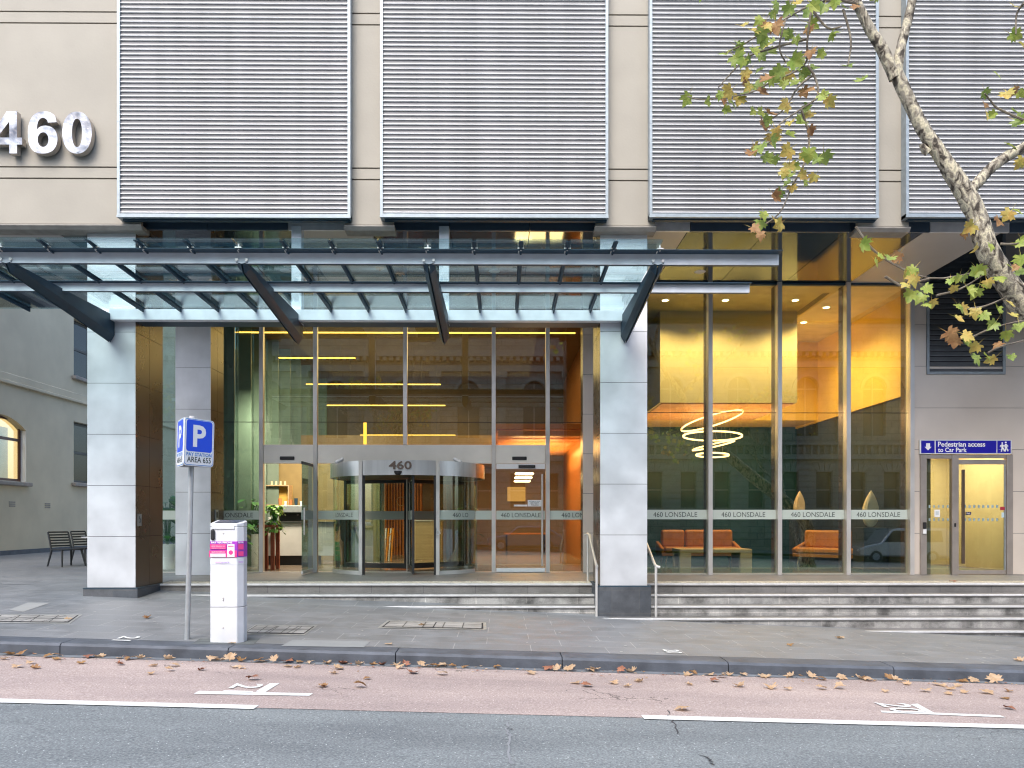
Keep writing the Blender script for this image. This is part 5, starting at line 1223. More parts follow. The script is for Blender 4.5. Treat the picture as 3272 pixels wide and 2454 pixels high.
# ---------------------------------------------------------------- plane tree
bark = bpy.data.materials.new('plane_bark'); nt, N, K = nodes(bark)
out = new(nt, 'ShaderNodeOutputMaterial'); b = new(nt, 'ShaderNodeBsdfPrincipled'); K.new(b.outputs[0], out.inputs[0]); b.inputs['Roughness'].default_value = .85
tc = new(nt, 'ShaderNodeTexCoord'); mp = new(nt, 'ShaderNodeMapping'); K.new(tc.outputs['Object'], mp.inputs[0]); mp.inputs['Scale'].default_value = (1, 1, .55)
n1 = new(nt, 'ShaderNodeTexNoise'); n1.inputs['Scale'].default_value = 13; n1.inputs['Detail'].default_value = 4; n1.inputs['Distortion'].default_value = .8; K.new(mp.outputs[0], n1.inputs['Vector'])
r1 = new(nt, 'ShaderNodeValToRGB'); K.new(n1.outputs[0], r1.inputs[0]); r1.color_ramp.interpolation = 'CONSTANT'
e_ = r1.color_ramp.elements; e_[0].position = 0; e_[0].color = (.055, .045, .035, 1); e_[1].position = .40; e_[1].color = (.20, .175, .135, 1)
for pz_, cl in ((.47, (.34, .31, .25, 1)), (.54, (.56, .51, .37, 1)), (.62, (.38, .36, .27, 1))):
    x = e_.new(pz_); x.color = cl
n2 = new(nt, 'ShaderNodeTexNoise'); n2.inputs['Scale'].default_value = 60; K.new(tc.outputs['Object'], n2.inputs['Vector'])
r2 = new(nt, 'ShaderNodeValToRGB'); K.new(n2.outputs[0], r2.inputs[0]); r2.color_ramp.elements[0].position = .3; r2.color_ramp.elements[0].color = (.7, .7, .7, 1); r2.color_ramp.elements[1].position = .7; r2.color_ramp.elements[1].color = (1.15, 1.15, 1.15, 1)
mx_ = new(nt, 'ShaderNodeMix'); mx_.data_type = 'RGBA'; mx_.blend_type = 'MULTIPLY'; mx_.inputs[0].default_value = 1; K.new(r1.outputs[0], mx_.inputs[6]); K.new(r2.outputs[0], mx_.inputs[7]); K.new(mx_.outputs[2], b.inputs['Base Color'])
bp_ = new(nt, 'ShaderNodeBump'); bp_.inputs['Strength'].default_value = .6; bp_.inputs['Distance'].default_value = .02; K.new(n1.outputs[0], bp_.inputs['Height']); K.new(bp_.outputs[0], b.inputs['Normal'])
def dense(pts, rs, m=5, wob=.015, rn=rn):
    o = []; r = []
    for i in range(len(pts) - 1):
        p0 = pts[max(i - 1, 0)]; p1 = pts[i]; p2 = pts[i + 1]; p3 = pts[min(i + 2, len(pts) - 1)]
        for k in range(m):
            t = k / m; t2 = t * t; t3 = t2 * t
            v = .5 * ((2 * p1) + (-p0 + p2) * t + (2 * p0 - 5 * p1 + 4 * p2 - p3) * t2 + (-p0 + 3 * p1 - 3 * p2 + p3) * t3)
            o.append(v); r.append((rs[i] * (1 - t) + rs[i + 1] * t) * rn.uniform(1 - wob * 4, 1 + wob * 4))
    o.append(pts[-1]); r.append(rs[-1]); return o, r
def cp_(l, Y=9.6): return [P(a, b_, Y if len(c) == 0 else c[0]) for a, b_, *c in l]
tb_ = G(2780, 1400)
bx = 9.75; by = 10.35
tree = thing('plane_tree', 'leaning plane tree with mottled bark and sparse yellow-green leaves', 'tree', (bx, by, gz(bx, by)))
trunk_pts = [Vector((bx + .1, by, gz(bx, by) - .2)), Vector((bx - .1, by, gz(bx, by) + .7)), P(2640, 1130, 10.2), P(2440, 920, 10.0), P(2290, 755, 9.8)] + cp_([(2196, 640, 9.7), (2135, 545), (2112, 470), (2080, 410), (2035, 340), (1992, 275), (1955, 200), (1934, 152)])
tr_ = [.30, .24, .20, .175, .155, .145, .13, .115, .115, .09, .08, .08, .08]
tk = MB(); tk.tube(*dense(trunk_pts, tr_), 14)
fork = trunk_pts[-1]
tk.tube(*dense([fork + Vector((0, 0, -.1))] + cp_([(1905, 105), (1880, 65), (1848, 0), (1822, -60), (1740, -180, 9.4), (1600, -330, 9.0), (1400, -450, 8.6)]), [.075, .068, .062, .058, .055, .045, .03, .012]), 12)
tk.tube(*dense([fork + Vector((0, 0, -.1))] + cp_([(1948, 95), (1962, 40), (1975, -30), (1995, -200), (1960, -420, 9.4), (1990, -650, 9)]), [.070, .058, .055, .052, .045, .03, .01]), 12)
tk.tube(*dense(cp_([(2085, 425), (2112, 395), (2140, 364), (2175, 338), (2215, 316), (2300, 255), (2420, 120, 9.9), (2560, -120, 10.1), (2700, -350, 10)]), [.06, .068, .066, .064, .064, .06, .05, .03, .01]), 12)
tk.tube(cp_([(2005, 330), (1996, 322), (1990, 312)]), [.05, .045, .03], 10)
tk.build('trunk', bark, tree, smooth=True)
tw = MB(); lf = MB()
def tC(x0, y0, l, Y=9.5): return [P(a, b_, Y + rn.uniform(-.1, .1)) for a, b_ in conv(x0, y0, l)]
twigs = [(2172, 0, [(1150, 30), (1000, 0), (850, 30), (700, 110), (560, 190), (400, 290), (290, 340)]), (2172, 0, [(1150, 30), (1000, -30), (860, 40), (820, 260), (800, 420), (600, 520), (440, 600), (170, 640), (50, 620)]),
    (2172, 0, [(820, 250), (560, 320), (420, 380), (250, 560)]), (2172, 0, [(820, 420), (870, 500), (885, 620), (780, 700), (640, 800), (600, 900), (470, 960)]), (2172, 0, [(780, 700), (830, 880), (800, 1050), (720, 1200), (640, 1370), (500, 1470)]),
    (2172, 0, [(860, 480), (760, 560), (680, 690), (560, 790)]), (2172, 0, [(2230, 780), (2050, 700), (2000, 650), (1960, 600)]), (2172, 0, [(2212, 20), (2165, 90), (2160, 220)]), (2172, 0, [(700, 0), (680, 120), (640, 300), (680, 400)]), (2172, 0, [(1050, 60), (1100, 260), (1080, 420)]), (2172, 0, [(850, 60), (950, 180), (1040, 170)]),
    (2172, 680, [(1130, 90), (1280, 270), (1600, 420), (1950, 370)]), (2172, 680, [(1320, 410), (1440, 480), (1560, 530)]), (2172, 680, [(1600, 425), (1450, 460)]), (2172, 680, [(1650, 530), (1800, 490), (1950, 400)]), (2172, 680, [(1860, 810), (1960, 760), (2080, 720), (2212, 690)]), (2172, 680, [(1980, 900), (2060, 860), (2212, 820)]), (2172, 680, [(1820, 620), (1960, 600), (2100, 540)]), (2172, 680, [(2060, 200), (2160, 200), (2230, 180)]), (2172, 680, [(2030, 250), (2120, 400), (2230, 480)])]
for x0, y0, l in twigs:
    pts = tC(x0, y0, l); n = len(pts); a, r = dense(pts, [.013 * (1 - .8 * i / n) + .003 for i in range(n)], 4, .0); tw.tube(a, r, 6)
L1 = [(620,30),(760,20),(860,40),(920,50),(1000,20),(1060,50),(1130,40),(600,90),(510,130),(540,170),(470,200),(400,165),(560,170),(620,170),(740,95),(820,90),(850,160),(830,190),(700,60),(640,210),(520,220),(370,270),(380,305),(290,340),(560,290),(600,270),(480,330),(410,400),(440,380),(370,375),(530,360),(590,340),(540,270),(700,220),(750,255),(970,230),(1000,215),(910,345),(840,340),(740,395),(780,390),(520,450),(430,480),(420,520),(440,560),(500,550),(530,590),(480,560),(560,510),(600,500),(640,460),(690,490),(760,440),(810,460),(780,500),(740,530),(800,590),(830,580),(670,540),(850,440),(1080,420),(1170,515),(920,620),(960,650),(50,635),(180,650),(260,610),(310,590),(270,640),(380,640),(340,660),(420,600),(300,700),(520,725),(470,715),(580,735),(680,675),(820,700),(790,770),(830,740),(710,790),(770,790),(540,800),(560,770),(620,850),(600,890),(700,870),(840,840),(480,960),(460,990),(520,950),(590,910),(690,970),(560,1015),(610,1025),(790,1000),(830,990),(880,1030),(930,1010),(700,1080),(670,1110),(740,1070),(700,1130),(790,1125),(860,1140),(800,1170),(720,1210),(700,1180),(640,1240),(610,1260),(540,1380),(520,1440),(480,1470),(610,1420),(640,1440),(520,1510),(2150,40),(2155,225),(2190,280),(2040,480),(1960,600),(2150,580),(2100,610),(2190,600),(1960,670),(2010,740),(1970,740),(2160,720),(2180,780),(2130,935),(2190,1045),(1860,1460),(1830,1490),(2110,1380),(2050,1420),(2170,1360),(2190,1545)]
L2 = [(1180,205),(1290,280),(1260,320),(1400,283),(1350,295),(1440,390),(1490,370),(1500,430),(1450,460),(1480,530),(1590,490),(1550,550),(1620,580),(1590,590),(1740,440),(1790,420),(1820,410),(1900,380),(1930,370),(1760,485),(1860,505),(1900,510),(1950,470),(1980,450),(2060,420),(1900,230),(2000,215),(1800,605),(1820,620),(1900,640),(1960,660),(2040,620),(1790,680),(2120,580),(2140,660),(2190,380),(2160,350),(2100,780),(2180,730),(2010,720),(1740,780),(1850,790),(1770,830),(1840,830),(1900,860),(2050,850),(2000,940),(1970,920),(2130,930),(1900,940),(2180,200),(2190,300),(2130,350)]
def treeleaf(p, size, mi):
    Rm = rotm(rn.uniform(-.9, .9), math.pi / 2 + rn.uniform(-.9, .7), 0) @ Matrix.Rotation(math.pi + rn.uniform(-1.1, 1.1), 3, 'Z')
    leafshape(lf, p, size, Rm, rn, mi)
    a_, b_, c_ = [p + Rm @ Vector(v) * size for v in ((-.02, -.45, 0), (.02, -.45, 0), (rn.uniform(-.15, .15), -1.0, rn.uniform(-.2, .2)))]
    lf.add([a_, b_, c_], [(0, 1, 2)], 1)
for i, q in enumerate(conv(2172, 0, L1)): treeleaf(P(q[0], q[1], 9.5 + rn.uniform(-.3, .3)), rn.uniform(.12, .20), rn.choice((0, 0, 3, 3, 1, 1, 2)))
for i, q in enumerate(conv(2172, 680, L2)): treeleaf(P(q[0], q[1], 9.25 + rn.uniform(-.2, .2)), rn.uniform(.11, .18), rn.choice((0, 3, 3, 3, 1, 1, 2)))
# the part of the crown above the picture
for i in range(46):
    a = rn.uniform(1350, 2900); b_ = rn.uniform(-600, -60); p = P(a, b_, rn.uniform(8, 11.5)); q = P(a + rn.uniform(-60, 60), b_ + 70, p.y)
    tw.tube([P((a + 2000) / 2, b_ - 60, 9.6), p, q], [.012, .007, .003], 5)
    for k in range(12): treeleaf(p.lerp(q, rn.random()) + Vector((rn.uniform(-.3, .3), rn.uniform(-.3, .3), rn.uniform(-.2, .2))), rn.uniform(.12, .18), rn.choice((0, 1, 3, 2)))
tw.build('twigs', M('twig_bark', (.10, .08, .06), .8, col2=(.25, .22, .17), scale=6), tree, smooth=True)
def translucent(m, fac=.35):
    nt = m.node_tree; out = [n for n in nt.nodes if n.type == 'OUTPUT_MATERIAL'][0]; b = [n for n in nt.nodes if n.type == 'BSDF_PRINCIPLED'][0]
    t = nt.nodes.new('ShaderNodeBsdfTranslucent'); src = b.inputs['Base Color'].links[0].from_socket; nt.links.new(src, t.inputs[0])
    x = nt.nodes.new('ShaderNodeMixShader'); x.inputs[0].default_value = fac; nt.links.new(b.outputs[0], x.inputs[1]); nt.links.new(t.outputs[0], x.inputs[2]); nt.links.new(x.outputs[0], out.inputs[0])
leaf_lime = M('leaf_lime', (.24, .36, .06), .5, scale=9, col2=(.42, .46, .10))
for m_ in (leaf_g, leaf_y, leaf_b, leaf_lime, leaf_t): translucent(m_)
lf.build('crown', [leaf_g, leaf_y, leaf_b, leaf_lime], tree, smooth=True)
# ---------------------------------------------------------------- neighbouring building
XN = -17.2
nbd = thing('neighbour_building', 'grey-beige rendered building with arched lit window across the lane', 'building', (XN - 4, 34, L))
def yx(px): return XN * F / (px - 1083)
wl = MB(); ops = [(25.3, 28.0, CZ + 1.35, CZ + 3.62), (31.1, 32.9, CZ + 1.5, CZ + 3.95), (31.1, 32.9, CZ + 5.8, CZ + 8.1)]
def nb_box(y0, y1, z0, z1): wl.box(XN - .3, XN, y0, y1, z0, z1)
nb_box(18, 25.3, L - .2, CZ + 11); nb_box(25.3, 28, L - .2, ops[0][2]); nb_box(25.3, 28, ops[0][3], CZ + 11); nb_box(28, 31.1, L - .2, CZ + 11)
nb_box(31.1, 32.9, L - .2, ops[1][2]); nb_box(31.1, 32.9, ops[1][3], ops[2][2]); nb_box(31.1, 32.9, ops[2][3], CZ + 11); nb_box(32.9, 60, L - .2, CZ + 11)
# arch heads
arch = [(25.3, ops[0][3] + .0)] + [(25.3 + 2.7 * t, ops[0][3] - .42 + .42 * math.sin(math.pi * t) ** .8) for t in [k / 10 for k in range(11)]] + [(28.0, ops[0][3])]
wl.prism(arch, 'x', XN - .299, XN - .001)
wl.build('wall', render_, nbd)
MB().box(XN, XN + .12, 18, 60, CZ + 4.72, CZ + 4.84).box(XN, XN + .05, 18, 60, CZ + 4.84, CZ + 5.1).build('string_course', render_, nbd, bevel=.02)
MB().box(XN, XN + .04, 18, 60, L - .1, L + .16).build('base_course', kerbm, nbd)
brown = M('window_brown', (.09, .035, .025), .4)
for k, (y0, y1, z0, z1) in enumerate(ops):
    col_ = brown if k == 0 else black
    m_ = MB(); a = .10; xw = XN - .22
    m_.box(xw - .03, xw + .03, y0, y0 + a, z0, z1); m_.box(xw - .03, xw + .03, y1 - a, y1, z0, z1); m_.box(xw - .03, xw + .03, y0 + a, y1 - a, z0, z0 + a); m_.box(xw - .03, xw + .03, y0 + a, y1 - a, z1 - a, z1)
    zc = z0 + (z1 - z0) * (.66 if k == 0 else .5); m_.box(xw - .03, xw + .03, y0 + a, y1 - a, zc - .05, zc + .05)
    if k == 0: m_.box(xw - .028, xw + .028, (y0 + y1) / 2 - .07, (y0 + y1) / 2 + .07, z0 + a, z1 - a)
    w_ = m_.build('window', col_, nbd)
    MB().box(xw - .01, xw, y0 + a, y1 - a, z0 + a, z1 - a).build('pane', darkpane if k else MATS['clear_glass'], w_)
    MB().box(XN - .0, XN + .16, y0 - .15, y1 + .15, z0 - .16, z0 - .02).build('sill', concrete_trim, w_, bevel=.02)
    if k: MB().box(XN - .5, XN - .45, y0 - .3, y1 + .3, z0 - .3, z1 + .3).box(XN - .28, XN - .27, y0 + a + .3, y1 - a - .1, zc, z1 - a).build('blind', M('blind_grey', (.30, .28, .26), .8), w_)
    if k == 0:
        MB().box(XN - 1.3, XN - 1.25, y0 - 1, y1 + 3, z0 - .5, z1 + .5).build('lit_room', emis('room_glow', (1, .58, .25), .75), w_)
        MB().box(XN - .7, XN - .66, y0 + .6, y0 + 1.1, z0, z1 - .3).box(XN - .7, XN - .66, y1 - .5, y1, z0, z1 - .3).build('blind', M('blind_cream', (.75, .72, .66), .8), w_)
        MB().box(XN - .301, XN - .001, y1 - .012, y1 - .002, z0, z1 - .42).build('reveal', white, w_)
for y_, z_ in ((yx(31.8), 1088.7), (yx(107.6), 1092)):
    zz = CZ + (1122 - z_) * y_ / F
    v_ = MB(); [v_.box(XN, XN + .012, y_ - .17, y_ + .17, zz - .10 + k * .07, zz - .055 + k * .07) for k in range(3)]; v_.build('wall_vent', concrete_trim, nbd)
# cafe chairs and table on the plaza
chm = M('chair_plastic', (.025, .03, .035), .45)
def chair(x, y, rz, label):
    t = thing('cafe_chair', label, 'chair', (x, y, L), 'dark slatted cafe chairs on the plaza')
    w2 = .26
    MB().box(x - w2, x + w2, y - .24, y + .24, L + .43, L + .46).build('seat', chm, t, bevel=.01)
    for sx in (-1, 1):
        MB().tube([(x + sx * (w2 - .02), y + .20, L + .45), (x + sx * (w2 - .02), y + .25, L + .68), (x + sx * (w2 - .02), y + .32, L + .90)], [.02, .022, .018], 8).build('back_post', chm, t, smooth=True)
        for sy in (-1, 1):
            MB().tube([(x + sx * (w2 - .03), y + sy * .19, L + .44), (x + sx * (w2 + .02), y + sy * .27, L)], [.026, .018], 8).build('leg', chm, t, smooth=True)
    m_ = MB()
    for k in range(6):
        u = k / 5; m_.box(x - w2 + .03, x + w2 - .03, y + .235 + .085 * u - .01, y + .235 + .085 * u + .01, L + .52 + .36 * u, L + .56 + .36 * u)
    m_.build('backrest', chm, t)
    t.rotation_euler = (0, 0, rz); return t
c1 = chair(PX(144, 20.5), 20.5, R_(62), 'dark slatted cafe chair standing clear of the steel column'); c1.scale = (1.15, 1.15, 1)
c2 = chair(PX(187, 21.6), 21.6, R_(70), 'dark slatted cafe chair half hidden behind the steel column')
tt = thing('cafe_table', 'white topped cafe table mostly hidden behind the steel column', 'table', (PX(205, 21), 21.0, L))
x = PX(206, 21); MB().lathe([(0, L + .74), (.34, L + .74), (.34, L + .77), (0, L + .77)], x, 21, 24).build('table_top', white, tt); MB().tube([(x, 21, L), (x, 21, L + .74)], .03, 8).build('pedestal', black, tt)
# accessibility sign and intercom on the column sides
x1c = CL[1]; sg2 = MB().box(x1c + .002, x1c + .008, 14.02, 14.18, CZ - .12, CZ + .10)
tag(sg2.build('access_plate', concrete_trim), 'small grey wheelchair access plate on the dark side of the outer steel column', 'sign')
xw = x1c + .011; m_ = MB()
def yt(pts): m_.tube([(xw, 14.10 - a, CZ + .0 + b_) for a, b_ in pts], .006, 5)
yt([(.01, .06), (.01, .01), (-.03, .01), (-.04, -.03)]); yt([(.035 * math.cos(R_(k)) , .035 * math.sin(R_(k)) - .02) for k in range(100, 340, 24)])
m_.build('access_symbol', letter).parent = bpy.data.objects['access_plate']
ic = thing('intercom', 'slim intercom unit on the dark side of the inner steel column', 'intercom', (PX(455, 17.17) + .02, 17.5, CZ + .05))
x = PX(455, 17.17) + .002; MB().box(x, x + .02, 17.42, 17.58, CZ - .05, CZ + .22).build('housing', aluf, ic); MB().box(x + .021, x + .024, 17.46, 17.54, CZ + .04, CZ + .17).build('screen', black, ic)
# ---------------------------------------------------------------- person inside the drum
def person(x, y, z, h, label, rz=0):
    k = h / 1.7
    J = [((0, 0, .93), .155), ((0, .0, 1.10), .14), ((0, -.01, 1.30), .165), ((0, 0, 1.43), .11), ((0, 0, 1.49), .052), ((0, -.02, 1.56), .075), ((0, -.025, 1.63), .085), ((0, -.01, 1.70), .05),
         ((.10, 0, .86), .10), ((.105, -.02, .48), .062), ((.11, .02, .09), .038), ((.12, -.12, .03), .03),
         ((-.10, 0, .86), .10), ((-.105, .03, .48), .062), ((-.11, .06, .09), .038), ((-.12, -.08, .03), .03),
         ((.17, 0, 1.38), .065), ((.22, .02, 1.12), .046), ((.23, -.08, .88), .034),
         ((-.17, 0, 1.38), .065), ((-.22, .02, 1.12), .046), ((-.23, -.08, .88), .034)]
    E_ = [(0, 1), (1, 2), (2, 3), (3, 4), (4, 5), (5, 6), (6, 7), (0, 8), (8, 9), (9, 10), (10, 11), (0, 12), (12, 13), (13, 14), (14, 15), (2, 16), (16, 17), (17, 18), (2, 19), (19, 20), (20, 21)]
    t = thing('person', label, 'person', (x, y, z))
    def skin(name, J, E_, mat, par, sub=2):
        me = bpy.data.meshes.new(name); me.from_pydata([(p[0] * k, p[1] * k, p[2] * k) for p, r in J], E_, []); me.materials.append(mat)
        o = bpy.data.objects.new(name, me); COL.objects.link(o); o.parent = par
        s = o.modifiers.new('skin', 'SKIN'); s.use_smooth_shade = True
        for v, (p, r) in zip(me.skin_vertices[0].data, J): v.radius = (r * k, r * k)
        me.skin_vertices[0].data[0].use_root = True
        u = o.modifiers.new('sub', 'SUBSURF'); u.levels = u.render_levels = sub; return o
    skinm = M('skin_tone', (.55, .33, .23), .5, var=.05)
    skin('body', J, E_, skinm, t)
    # five fingers on each hand, each its own short chain
    for s in (1, -1):
        hx_, hy_, hz_ = s * .23, -.09, .86
        fj = [((hx_, hy_, hz_ + .03), .026), ((hx_, hy_ - .01, hz_ - .04), .026)]; fe = [(0, 1)]
        skin('hand', fj, fe, skinm, t, 1)
        for f in range(5):
            ox_ = (f - 1.5) * .017; ln = (.075, .083, .078, .062, .05)[f]
            if f == 4: pts = [((hx_, hy_ - .03, hz_ + .0), .010), ((hx_, hy_ - .055, hz_ - .03), .009), ((hx_, hy_ - .055, hz_ - .06), .007)]
            else: pts = [((hx_, hy_ + ox_, hz_ - .055), .009), ((hx_ - s * .005, hy_ + ox_ * 1.05, hz_ - .055 - ln * .5), .0085), ((hx_ - s * .015, hy_ + ox_, hz_ - .055 - ln), .007)]
            skin('finger', pts, [(0, 1), (1, 2)], skinm, t, 1)
    coat = M('coat_black', (.012, .013, .018), .8)
    skin('coat', [((0, .0, .62), .20), ((0, 0, .93), .185), ((0, 0, 1.12), .165), ((0, -.01, 1.31), .185), ((0, 0, 1.44), .085), ((.18, 0, 1.37), .085), ((.225, .02, 1.12), .062), ((.235, -.07, .93), .048), ((-.18, 0, 1.37), .085), ((-.225, .02, 1.12), .062), ((-.235, -.07, .93), .048)],
         [(0, 1), (1, 2), (2, 3), (3, 4), (3, 5), (5, 6), (6, 7), (3, 8), (8, 9), (9, 10)], coat, t)
    skin('hair', [((0, .035, 1.68), .085), ((0, .055, 1.60), .09), ((0, .06, 1.48), .075), ((0, .06, 1.38), .045)], [(0, 1), (1, 2), (2, 3)], M('hair_blond', (.36, .22, .09), .6, var=.2, scale=30, stretch=(6, 6, .5)), t)
    for s in (1, -1): skin('shoe', [((s * .115, .05, .04), .045), ((s * .12, -.06, .03), .042), ((s * .125, -.15, .025), .032)], [(0, 1), (1, 2)], M('shoe_pale', (.6, .55, .48), .6), t, 1)
    t.rotation_euler = (0, 0, rz); return t
person(PX(748, 20.0), 20.0, L, 1.68, 'person in long black coat and pale shoes standing inside behind the drum glass', R_(200))
# ---------------------------------------------------------------- the far side of the street (seen in the reflections)
YO = -14.0; stone = brickmat('court_stone', (.25, .24, .21), (.29, .28, .24), (.14, .135, .12), .9, .42, .5, .02, .8, .4, axis='XZ'); stoneP = M('court_trim', (.32, .31, .27), .8, var=.12, scale=3)
ob = thing('court_building', 'pale classical stone building with arched windows across the street', 'building', (0, YO - 3, 0)); dk = M('court_window', (.03, .035, .04), .2)
w = MB(); tm_ = MB(); gl = MB(); bw_ = 2.15; zb_ = -1.5
for i in range(-19, 21):
    x0 = i * bw_; xa, xb = x0 + .60, x0 + 1.55; gb = 0 if 1 else gz(x0, YO)
    z1, z2 = CZ + .75, CZ + 3.0
    w.box(x0, xa, YO - .5, YO, zb_, CZ + 3.8); w.box(xb, x0 + bw_, YO - .5, YO, zb_, CZ + 3.8); w.box(xa, xb, YO - .5, YO, zb_, z1); w.box(xa, xb, YO - .5, YO, z2, CZ + 3.8)
    k = 0; z = CZ - 1.2
    while z < CZ + 3.2:
        tm_.box(x0 + .0, xa - .05, YO, YO + .07, z + .03, z + .33); tm_.box(xb + .05, x0 + bw_, YO, YO + .07, z + .03, z + .33); z += .36
    for a in (-40, -13, 13, 40): tm_.prism([((xa + xb) / 2 + math.sin(R_(a)) * .55 - .11, z2 + .02), ((xa + xb) / 2 + math.sin(R_(a)) * .55 + .11, z2 + .02), ((xa + xb) / 2 + math.sin(R_(a)) * .9 + .15, z2 + .55), ((xa + xb) / 2 + math.sin(R_(a)) * .9 - .15, z2 + .55)], 'y', YO + .001, YO + .09)
    gl.box(xa, xb, YO - .35, YO - .3, z1, z2); tm_.box(xa, xb, YO - .3, YO - .25, (z1 + z2) / 2 - .04, (z1 + z2) / 2 + .04)
    tm_.box(x0, x0 + bw_, YO, YO + .25, CZ + 3.8, CZ + 4.1)
    for q in range(5): tm_.lathe([(.05, CZ + 4.1), (.10, CZ + 4.35), (.05, CZ + 4.7)], x0 + .25 + q * .42, YO + .12, 6)
    tm_.box(x0, x0 + bw_, YO + .02, YO + .24, CZ + 4.7, CZ + 4.85)
    if i % 2 == 0:   # arched piano nobile, one arch per two bays
        X0 = x0; Xm = x0 + bw_; r = .72; zs_ = CZ + 8.3
        w.box(X0, Xm - r, YO - .5, YO, CZ + 3.8, CZ + 9.6); w.box(Xm + r, X0 + 2 * bw_, YO - .5, YO, CZ + 3.8, CZ + 9.6); w.box(Xm - r, Xm + r, YO - .5, YO, CZ + 3.8, CZ + 5.3)
        ap = [(Xm - r, CZ + 9.6)] + [(Xm - r * math.cos(math.pi * t / 12), zs_ + r * math.sin(math.pi * t / 12)) for t in range(13)] + [(Xm + r, CZ + 9.6)]
        w.prism(ap, 'y', YO - .499, YO - .001)
        tm_.lathe([(r + .02, YO), (r + .22, YO), (r + .22, YO + .14), (r + .02, YO + .14), (r + .02, YO)], 0, 0, 16, 0, -math.pi / 2, math.pi / 2)
        for vi in range(len(tm_.v) - 17 * 5, len(tm_.v)):
            x, y, z = tm_.v[vi]; tm_.v[vi] = (Xm + x, z, zs_ - y)
        gl.box(Xm - r, Xm + r, YO - .4, YO - .35, CZ + 5.3, zs_ + r); tm_.box(Xm - .04, Xm + .04, YO - .35, YO - .3, CZ + 5.3, zs_ + r); tm_.box(Xm - r, Xm + r, YO - .34, YO - .29, zs_ - .04, zs_ + .04)
        tm_.box(X0 - .28, X0 + .28, YO, YO + .22, CZ + 4.9, CZ + 9.2); tm_.box(X0 - .38, X0 + .38, YO, YO + .32, CZ + 9.2, CZ + 9.6)
    tm_.box(x0, x0 + bw_, YO - .1, YO + .3, CZ + 9.6, CZ + 10.0); tm_.box(x0, x0 + bw_, YO - .1, YO + .7, CZ + 10.5, CZ + 10.9)
    for q in range(5): tm_.box(x0 + .1 + q * .43, x0 + .32 + q * .43, YO, YO + .6, CZ + 10.25, CZ + 10.5)
w.box(-19 * bw_, 21 * bw_, YO - .5, YO, CZ + 9.601, CZ + 13.4)
w.build('wall', stone, ob); tm_.build('stone_trim', stoneP, ob); gl.build('glazing', dk, ob); MB().box(-19 * bw_, 21 * bw_, YO - 12, YO - .51, zb_, CZ + 13.2).build('rear', groove, ob)
def street_tree(x, y, seed, label, h=9):
    rn = random.Random(seed); z = gz(x, y) + .1; t = thing('street_tree', label, 'tree', (x, y, z), 'plane trees on the far side of the street')
    m_ = MB(); lv_ = MB()
    def grow(p, d, r, n, ln):
        pts = [p]; rs = [r]
        for k in range(4): d = (d + Vector((rn.uniform(-.25, .25), rn.uniform(-.25, .25), rn.uniform(-.05, .2)))).normalized(); p = p + d * ln / 4; pts.append(p); rs.append(r * (1 - .12 * (k + 1)))
        m_.tube(pts, rs, 7 if n > 1 else 4)
        if n > 0:
            for k in range(3 if n > 1 else 4):
                dd = (d + Vector((rn.uniform(-.8, .8), rn.uniform(-.8, .8), rn.uniform(-.3, .5)))).normalized(); grow(p if k else pts[3], dd, r * .55, n - 1, ln * .72)
        else:
            for k in range(3): leafshape(lv_, p + Vector((rn.uniform(-.3, .3), rn.uniform(-.3, .3), rn.uniform(-.3, .3))), rn.uniform(.15, .24), rotm(rn.uniform(0, 6), rn.uniform(.6, 2), 0), rn, rn.choice((0, 1, 2)))
    grow(Vector((x, y, z)), Vector((0, 0, 1)), .20, 5, 3.4)
    m_.build('trunk', bark, t, smooth=True); lv_.build('crown', [leaf_g, leaf_y, leaf_b], t)
street_tree(-6.5, -11.8, 1, 'bare-branched plane tree across the street, opposite the revolving door'); street_tree(6.5, -11.9, 2, 'bare-branched plane tree across the street, opposite the lounge windows'); street_tree(18, -11.8, 4, 'bare-branched plane tree across the street near the silver van'); street_tree(-20, -11.8, 6, 'bare-branched plane tree across the street, farthest down the hill')
def car(x, y, L0, W0, H0, prof, glassp, paintm, label, name):
    z = gz(x, y); t = thing(name, label, 'car', (x, y, z), 'cars parked across the street')
    b = MB(); b.prism([(x + a * L0, z + c * H0) for a, c in prof], 'y', y, y + W0); b.build('body', paintm, t, bevel=.08, seg=3, smooth=True)
    g = MB(); g.prism([(x + a * L0, z + c * H0) for a, c in glassp], 'y', y - .006, y + W0 + .006); g.build('windows', dk, t)
    for a in (.18, .80):
        for s in (0, 1):
            yy = y - .01 if s == 0 else y + W0 + .01; m_ = MB(); m_.tube([(x + a * L0, yy, z + .33), (x + a * L0, yy + (.2 if s == 0 else -.2), z + .33)], .33, 20); wh_ = m_.build('wheel', black, t, smooth=True)
            m_ = MB(); m_.tube([(x + a * L0, yy - (.008 if s == 0 else -.008), z + .33), (x + a * L0, yy + (.05 if s == 0 else -.05), z + .33)], .20, 12); m_.build('rim', aluf, wh_)
    for s in (.12, W0 - .38): MB().box(x - .02, x + .06, y + s, y + s + .26, z + .6, z + .72).build('headlight', white, t, bevel=.02)
    return t
silver = M('silver_paint', (.60, .62, .62), .25, .4, var=.02, coat=1); bluep = M('blue_paint', (.08, .16, .25), .25, .3, var=.02, coat=1)
car(19.8, -9.6, 4.9, 1.9, 1.9, [(0, .18), (.0, .42), (.06, .48), (.24, .58), (.36, .97), (.42, 1), (.96, 1), (1, .9), (1, .18)], [(.27, .60), (.37, .92), (.90, .93), (.92, .60)], silver, 'silver van parked across the street, seen in the lounge glass', 'parked_van')
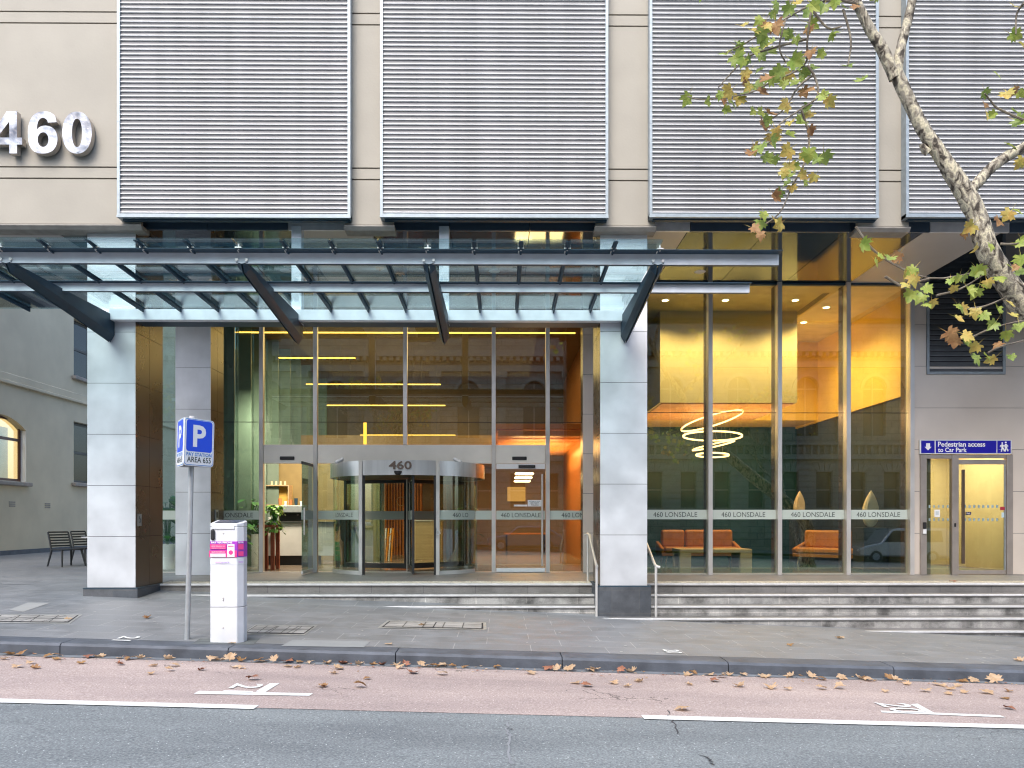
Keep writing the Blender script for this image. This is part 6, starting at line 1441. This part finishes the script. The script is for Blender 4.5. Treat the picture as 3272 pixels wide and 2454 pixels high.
car(-.8, -9.6, 4.3, 1.75, 1.46, [(0, .2), (0, .5), (.08, .58), (.26, .64), (.40, .97), (.5, 1), (.80, .97), (.96, .66), (1, .58), (1, .2)], [(.29, .64), (.41, .92), (.79, .92), (.90, .64)], bluep, 'dark blue hatchback parked across the street, seen in the sliding door glass', 'parked_car')
# ---------------------------------------------------------------- light, sky, camera
w = bpy.data.worlds.new('World'); SC.world = w; w.use_nodes = True; nt = w.node_tree; nt.nodes.clear()
o_ = nt.nodes.new('ShaderNodeOutputWorld'); bg = nt.nodes.new('ShaderNodeBackground'); sk = nt.nodes.new('ShaderNodeTexSky'); sk.sky_type = 'NISHITA'; sk.sun_disc = False
EL, AZ = 50, 200      # veiled sun high behind the camera
sk.sun_elevation = R_(EL); sk.sun_rotation = R_(AZ); sk.air_density = 1.0; sk.dust_density = 3.0; sk.ozone_density = 1.0; sk.altitude = 0
nt.links.new(sk.outputs[0], bg.inputs[0]); bg.inputs[1].default_value = .15; nt.links.new(bg.outputs[0], o_.inputs[0])
sl_ = bpy.data.lights.new('sun', 'SUN'); sl_.energy = 1.0; sl_.angle = R_(35); sl_.color = (1, .96, .90); so = bpy.data.objects.new('sun', sl_); COL.objects.link(so)
d = Vector((math.sin(R_(AZ)) * math.cos(R_(EL)), math.cos(R_(AZ)) * math.cos(R_(EL)), math.sin(R_(EL)))); so.rotation_euler = (-d).to_track_quat('-Z', 'Y').to_euler(); so.location = (0, -5, 25)
cam = bpy.data.cameras.new('camera'); co = bpy.data.objects.new('camera', cam); COL.objects.link(co); SC.camera = co
co.location = (0, 0, CZ); co.rotation_euler = (R_(90), 0, -TH); cam.sensor_width = 36; cam.lens = F / 2212 * 36; cam.clip_end = 1000; cam.clip_start = .05
cam.shift_x = (1106 - PX0) / 2212; cam.shift_y = (PY0 - 829.5) / 2212
SC.view_settings.view_transform = 'Standard'; SC.view_settings.look = 'None'; SC.view_settings.exposure = 1.35; SC.view_settings.gamma = 1
c = SC.cycles; c.pixel_filter_type = 'BLACKMAN_HARRIS'; c.filter_width = 1.15; c.use_denoising = True; c.max_bounces = 8; c.diffuse_bounces = 3; c.glossy_bounces = 5; c.transmission_bounces = 4; c.transparent_max_bounces = 20; c.sample_clamp_indirect = 6; c.caustics_reflective = False; c.caustics_refractive = False
try: c.denoiser = 'OPENIMAGEDENOISE'
except Exception: pass
